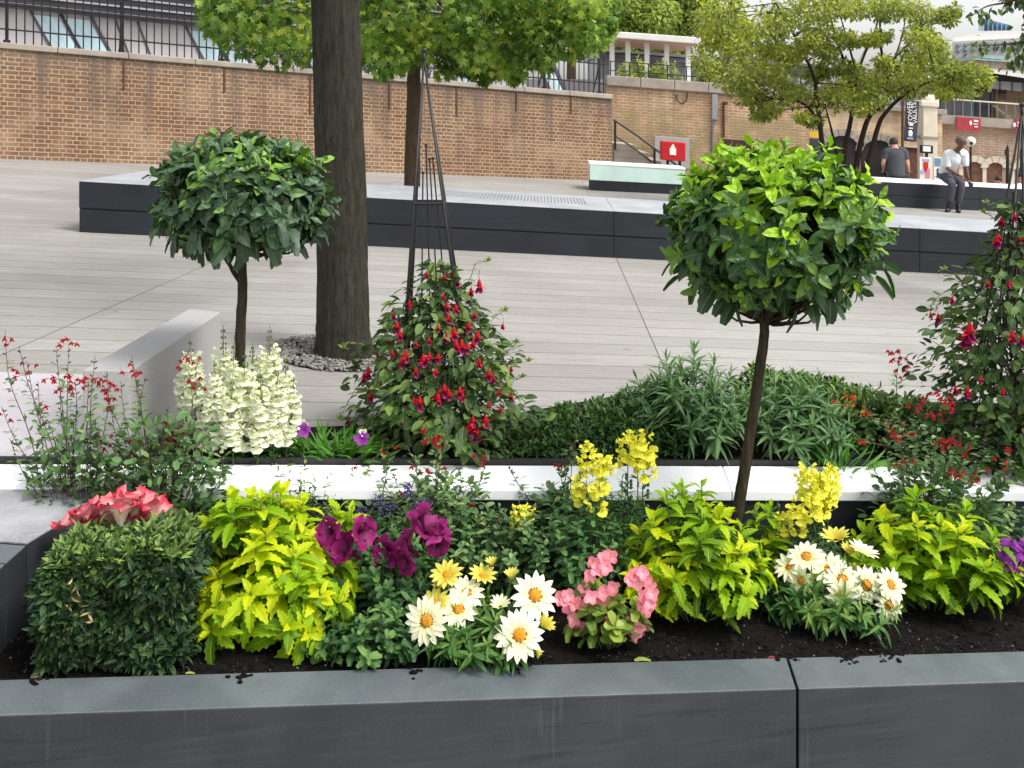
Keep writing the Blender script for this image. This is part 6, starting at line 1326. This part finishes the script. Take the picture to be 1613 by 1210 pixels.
# fallen petals and leaves
mb = MB(); c = np.array([(XW-.30), 3.33, .006-S*(XW-.3)]); leaves(mb, np.array([c, c+[.008,0,0], c]), [[-1,.2,.1],[1,.3,.2],[.2,1,.2]], [UP, UP, UP], .03, .014, ROUND, .4, .3, .7); tag(build('fallen_flower', mb, M['fred']), 'withered crimson flower fallen on the speckled slab at the left edge', 'fallen flower')
for px, py, lab, mt, L in ((48, 1060, 'pale yellow fallen leaf in the left corner of the front bed', 'dry', .03), (292, 1040, 'pale green fallen leaf beside the large lime plant', 'acer', .026), (1000, 1024, 'large green fallen leaf below the pink begonia', 'begonia', .055), (1212, 1020, 'dark red curled leaf on the soil left of the white daisies', 'fred', .02)):
    p = bed(px, .03, -.232); mb = MB(); leaves(mb, p, [1,.25,.1], UP, L, L*.5, ROUND, .5, .4, .7); tag(build('fallen_leaf', mb, M[mt]), lab, 'fallen leaf', 'fallen leaves on the soil')
# terrace plants behind the coping of the yellow brick wall
for i, (px, lab) in enumerate(((1000, 'grassy plant on the terrace under the left half of the pergola'), (1045, 'leafy plant on the terrace in front of the middle pergola columns'), (1112, 'round pale green bush on the terrace coping right of the pergola'))):
    d = 26.7; bush('terrace_plant', onp(px, d, 2.42), lab, 'plant', 16, .55 if i < 2 else .35, .3, .65 if i != 2 else .45, 'far_leaf', LANCE, .22, .25, nodes=4, per=3, tr=(.3, .9), tipk=6, sr=.01, group='plants on the terrace', gap=.03)
print('objects', len(bpy.data.objects))

bush('herb_plant', bed(1235, .38), 'low dark green leafy plant at the left foot of the crowded white daisies', 'herb', 20, .10, .10, .12, 'gaz_leaf', LANCE, .06, .26, nodes=4, per=3, tr=(.1, .6), hmin=.5, dome=.4, tipk=6, sr=.0015, group='leafy herbs in the front bed')
bush('herb_plant', bed(660, .30), 'oval leaved green plant just left of the large white daisies', 'herb', 30, .17, .14, .17, 'mint_leaf', ROUND, .042, .6, nodes=4, per=3, tr=(.1, .7), hmin=.4, dome=.4, tipk=5, sr=.002, group='leafy herbs in the front bed')
salvia('red_salvia', bed(560, .92), 'thin salvia stems crossing the white ledge above the large lime plant', [(555,735),(520,745),(590,720),(610,700),(480,750),(540,790)], [(610,705,2),(556,738,1)], 3.8, leafn=16, low=20, lowr=.14, lowh=.22, leafs=.024)
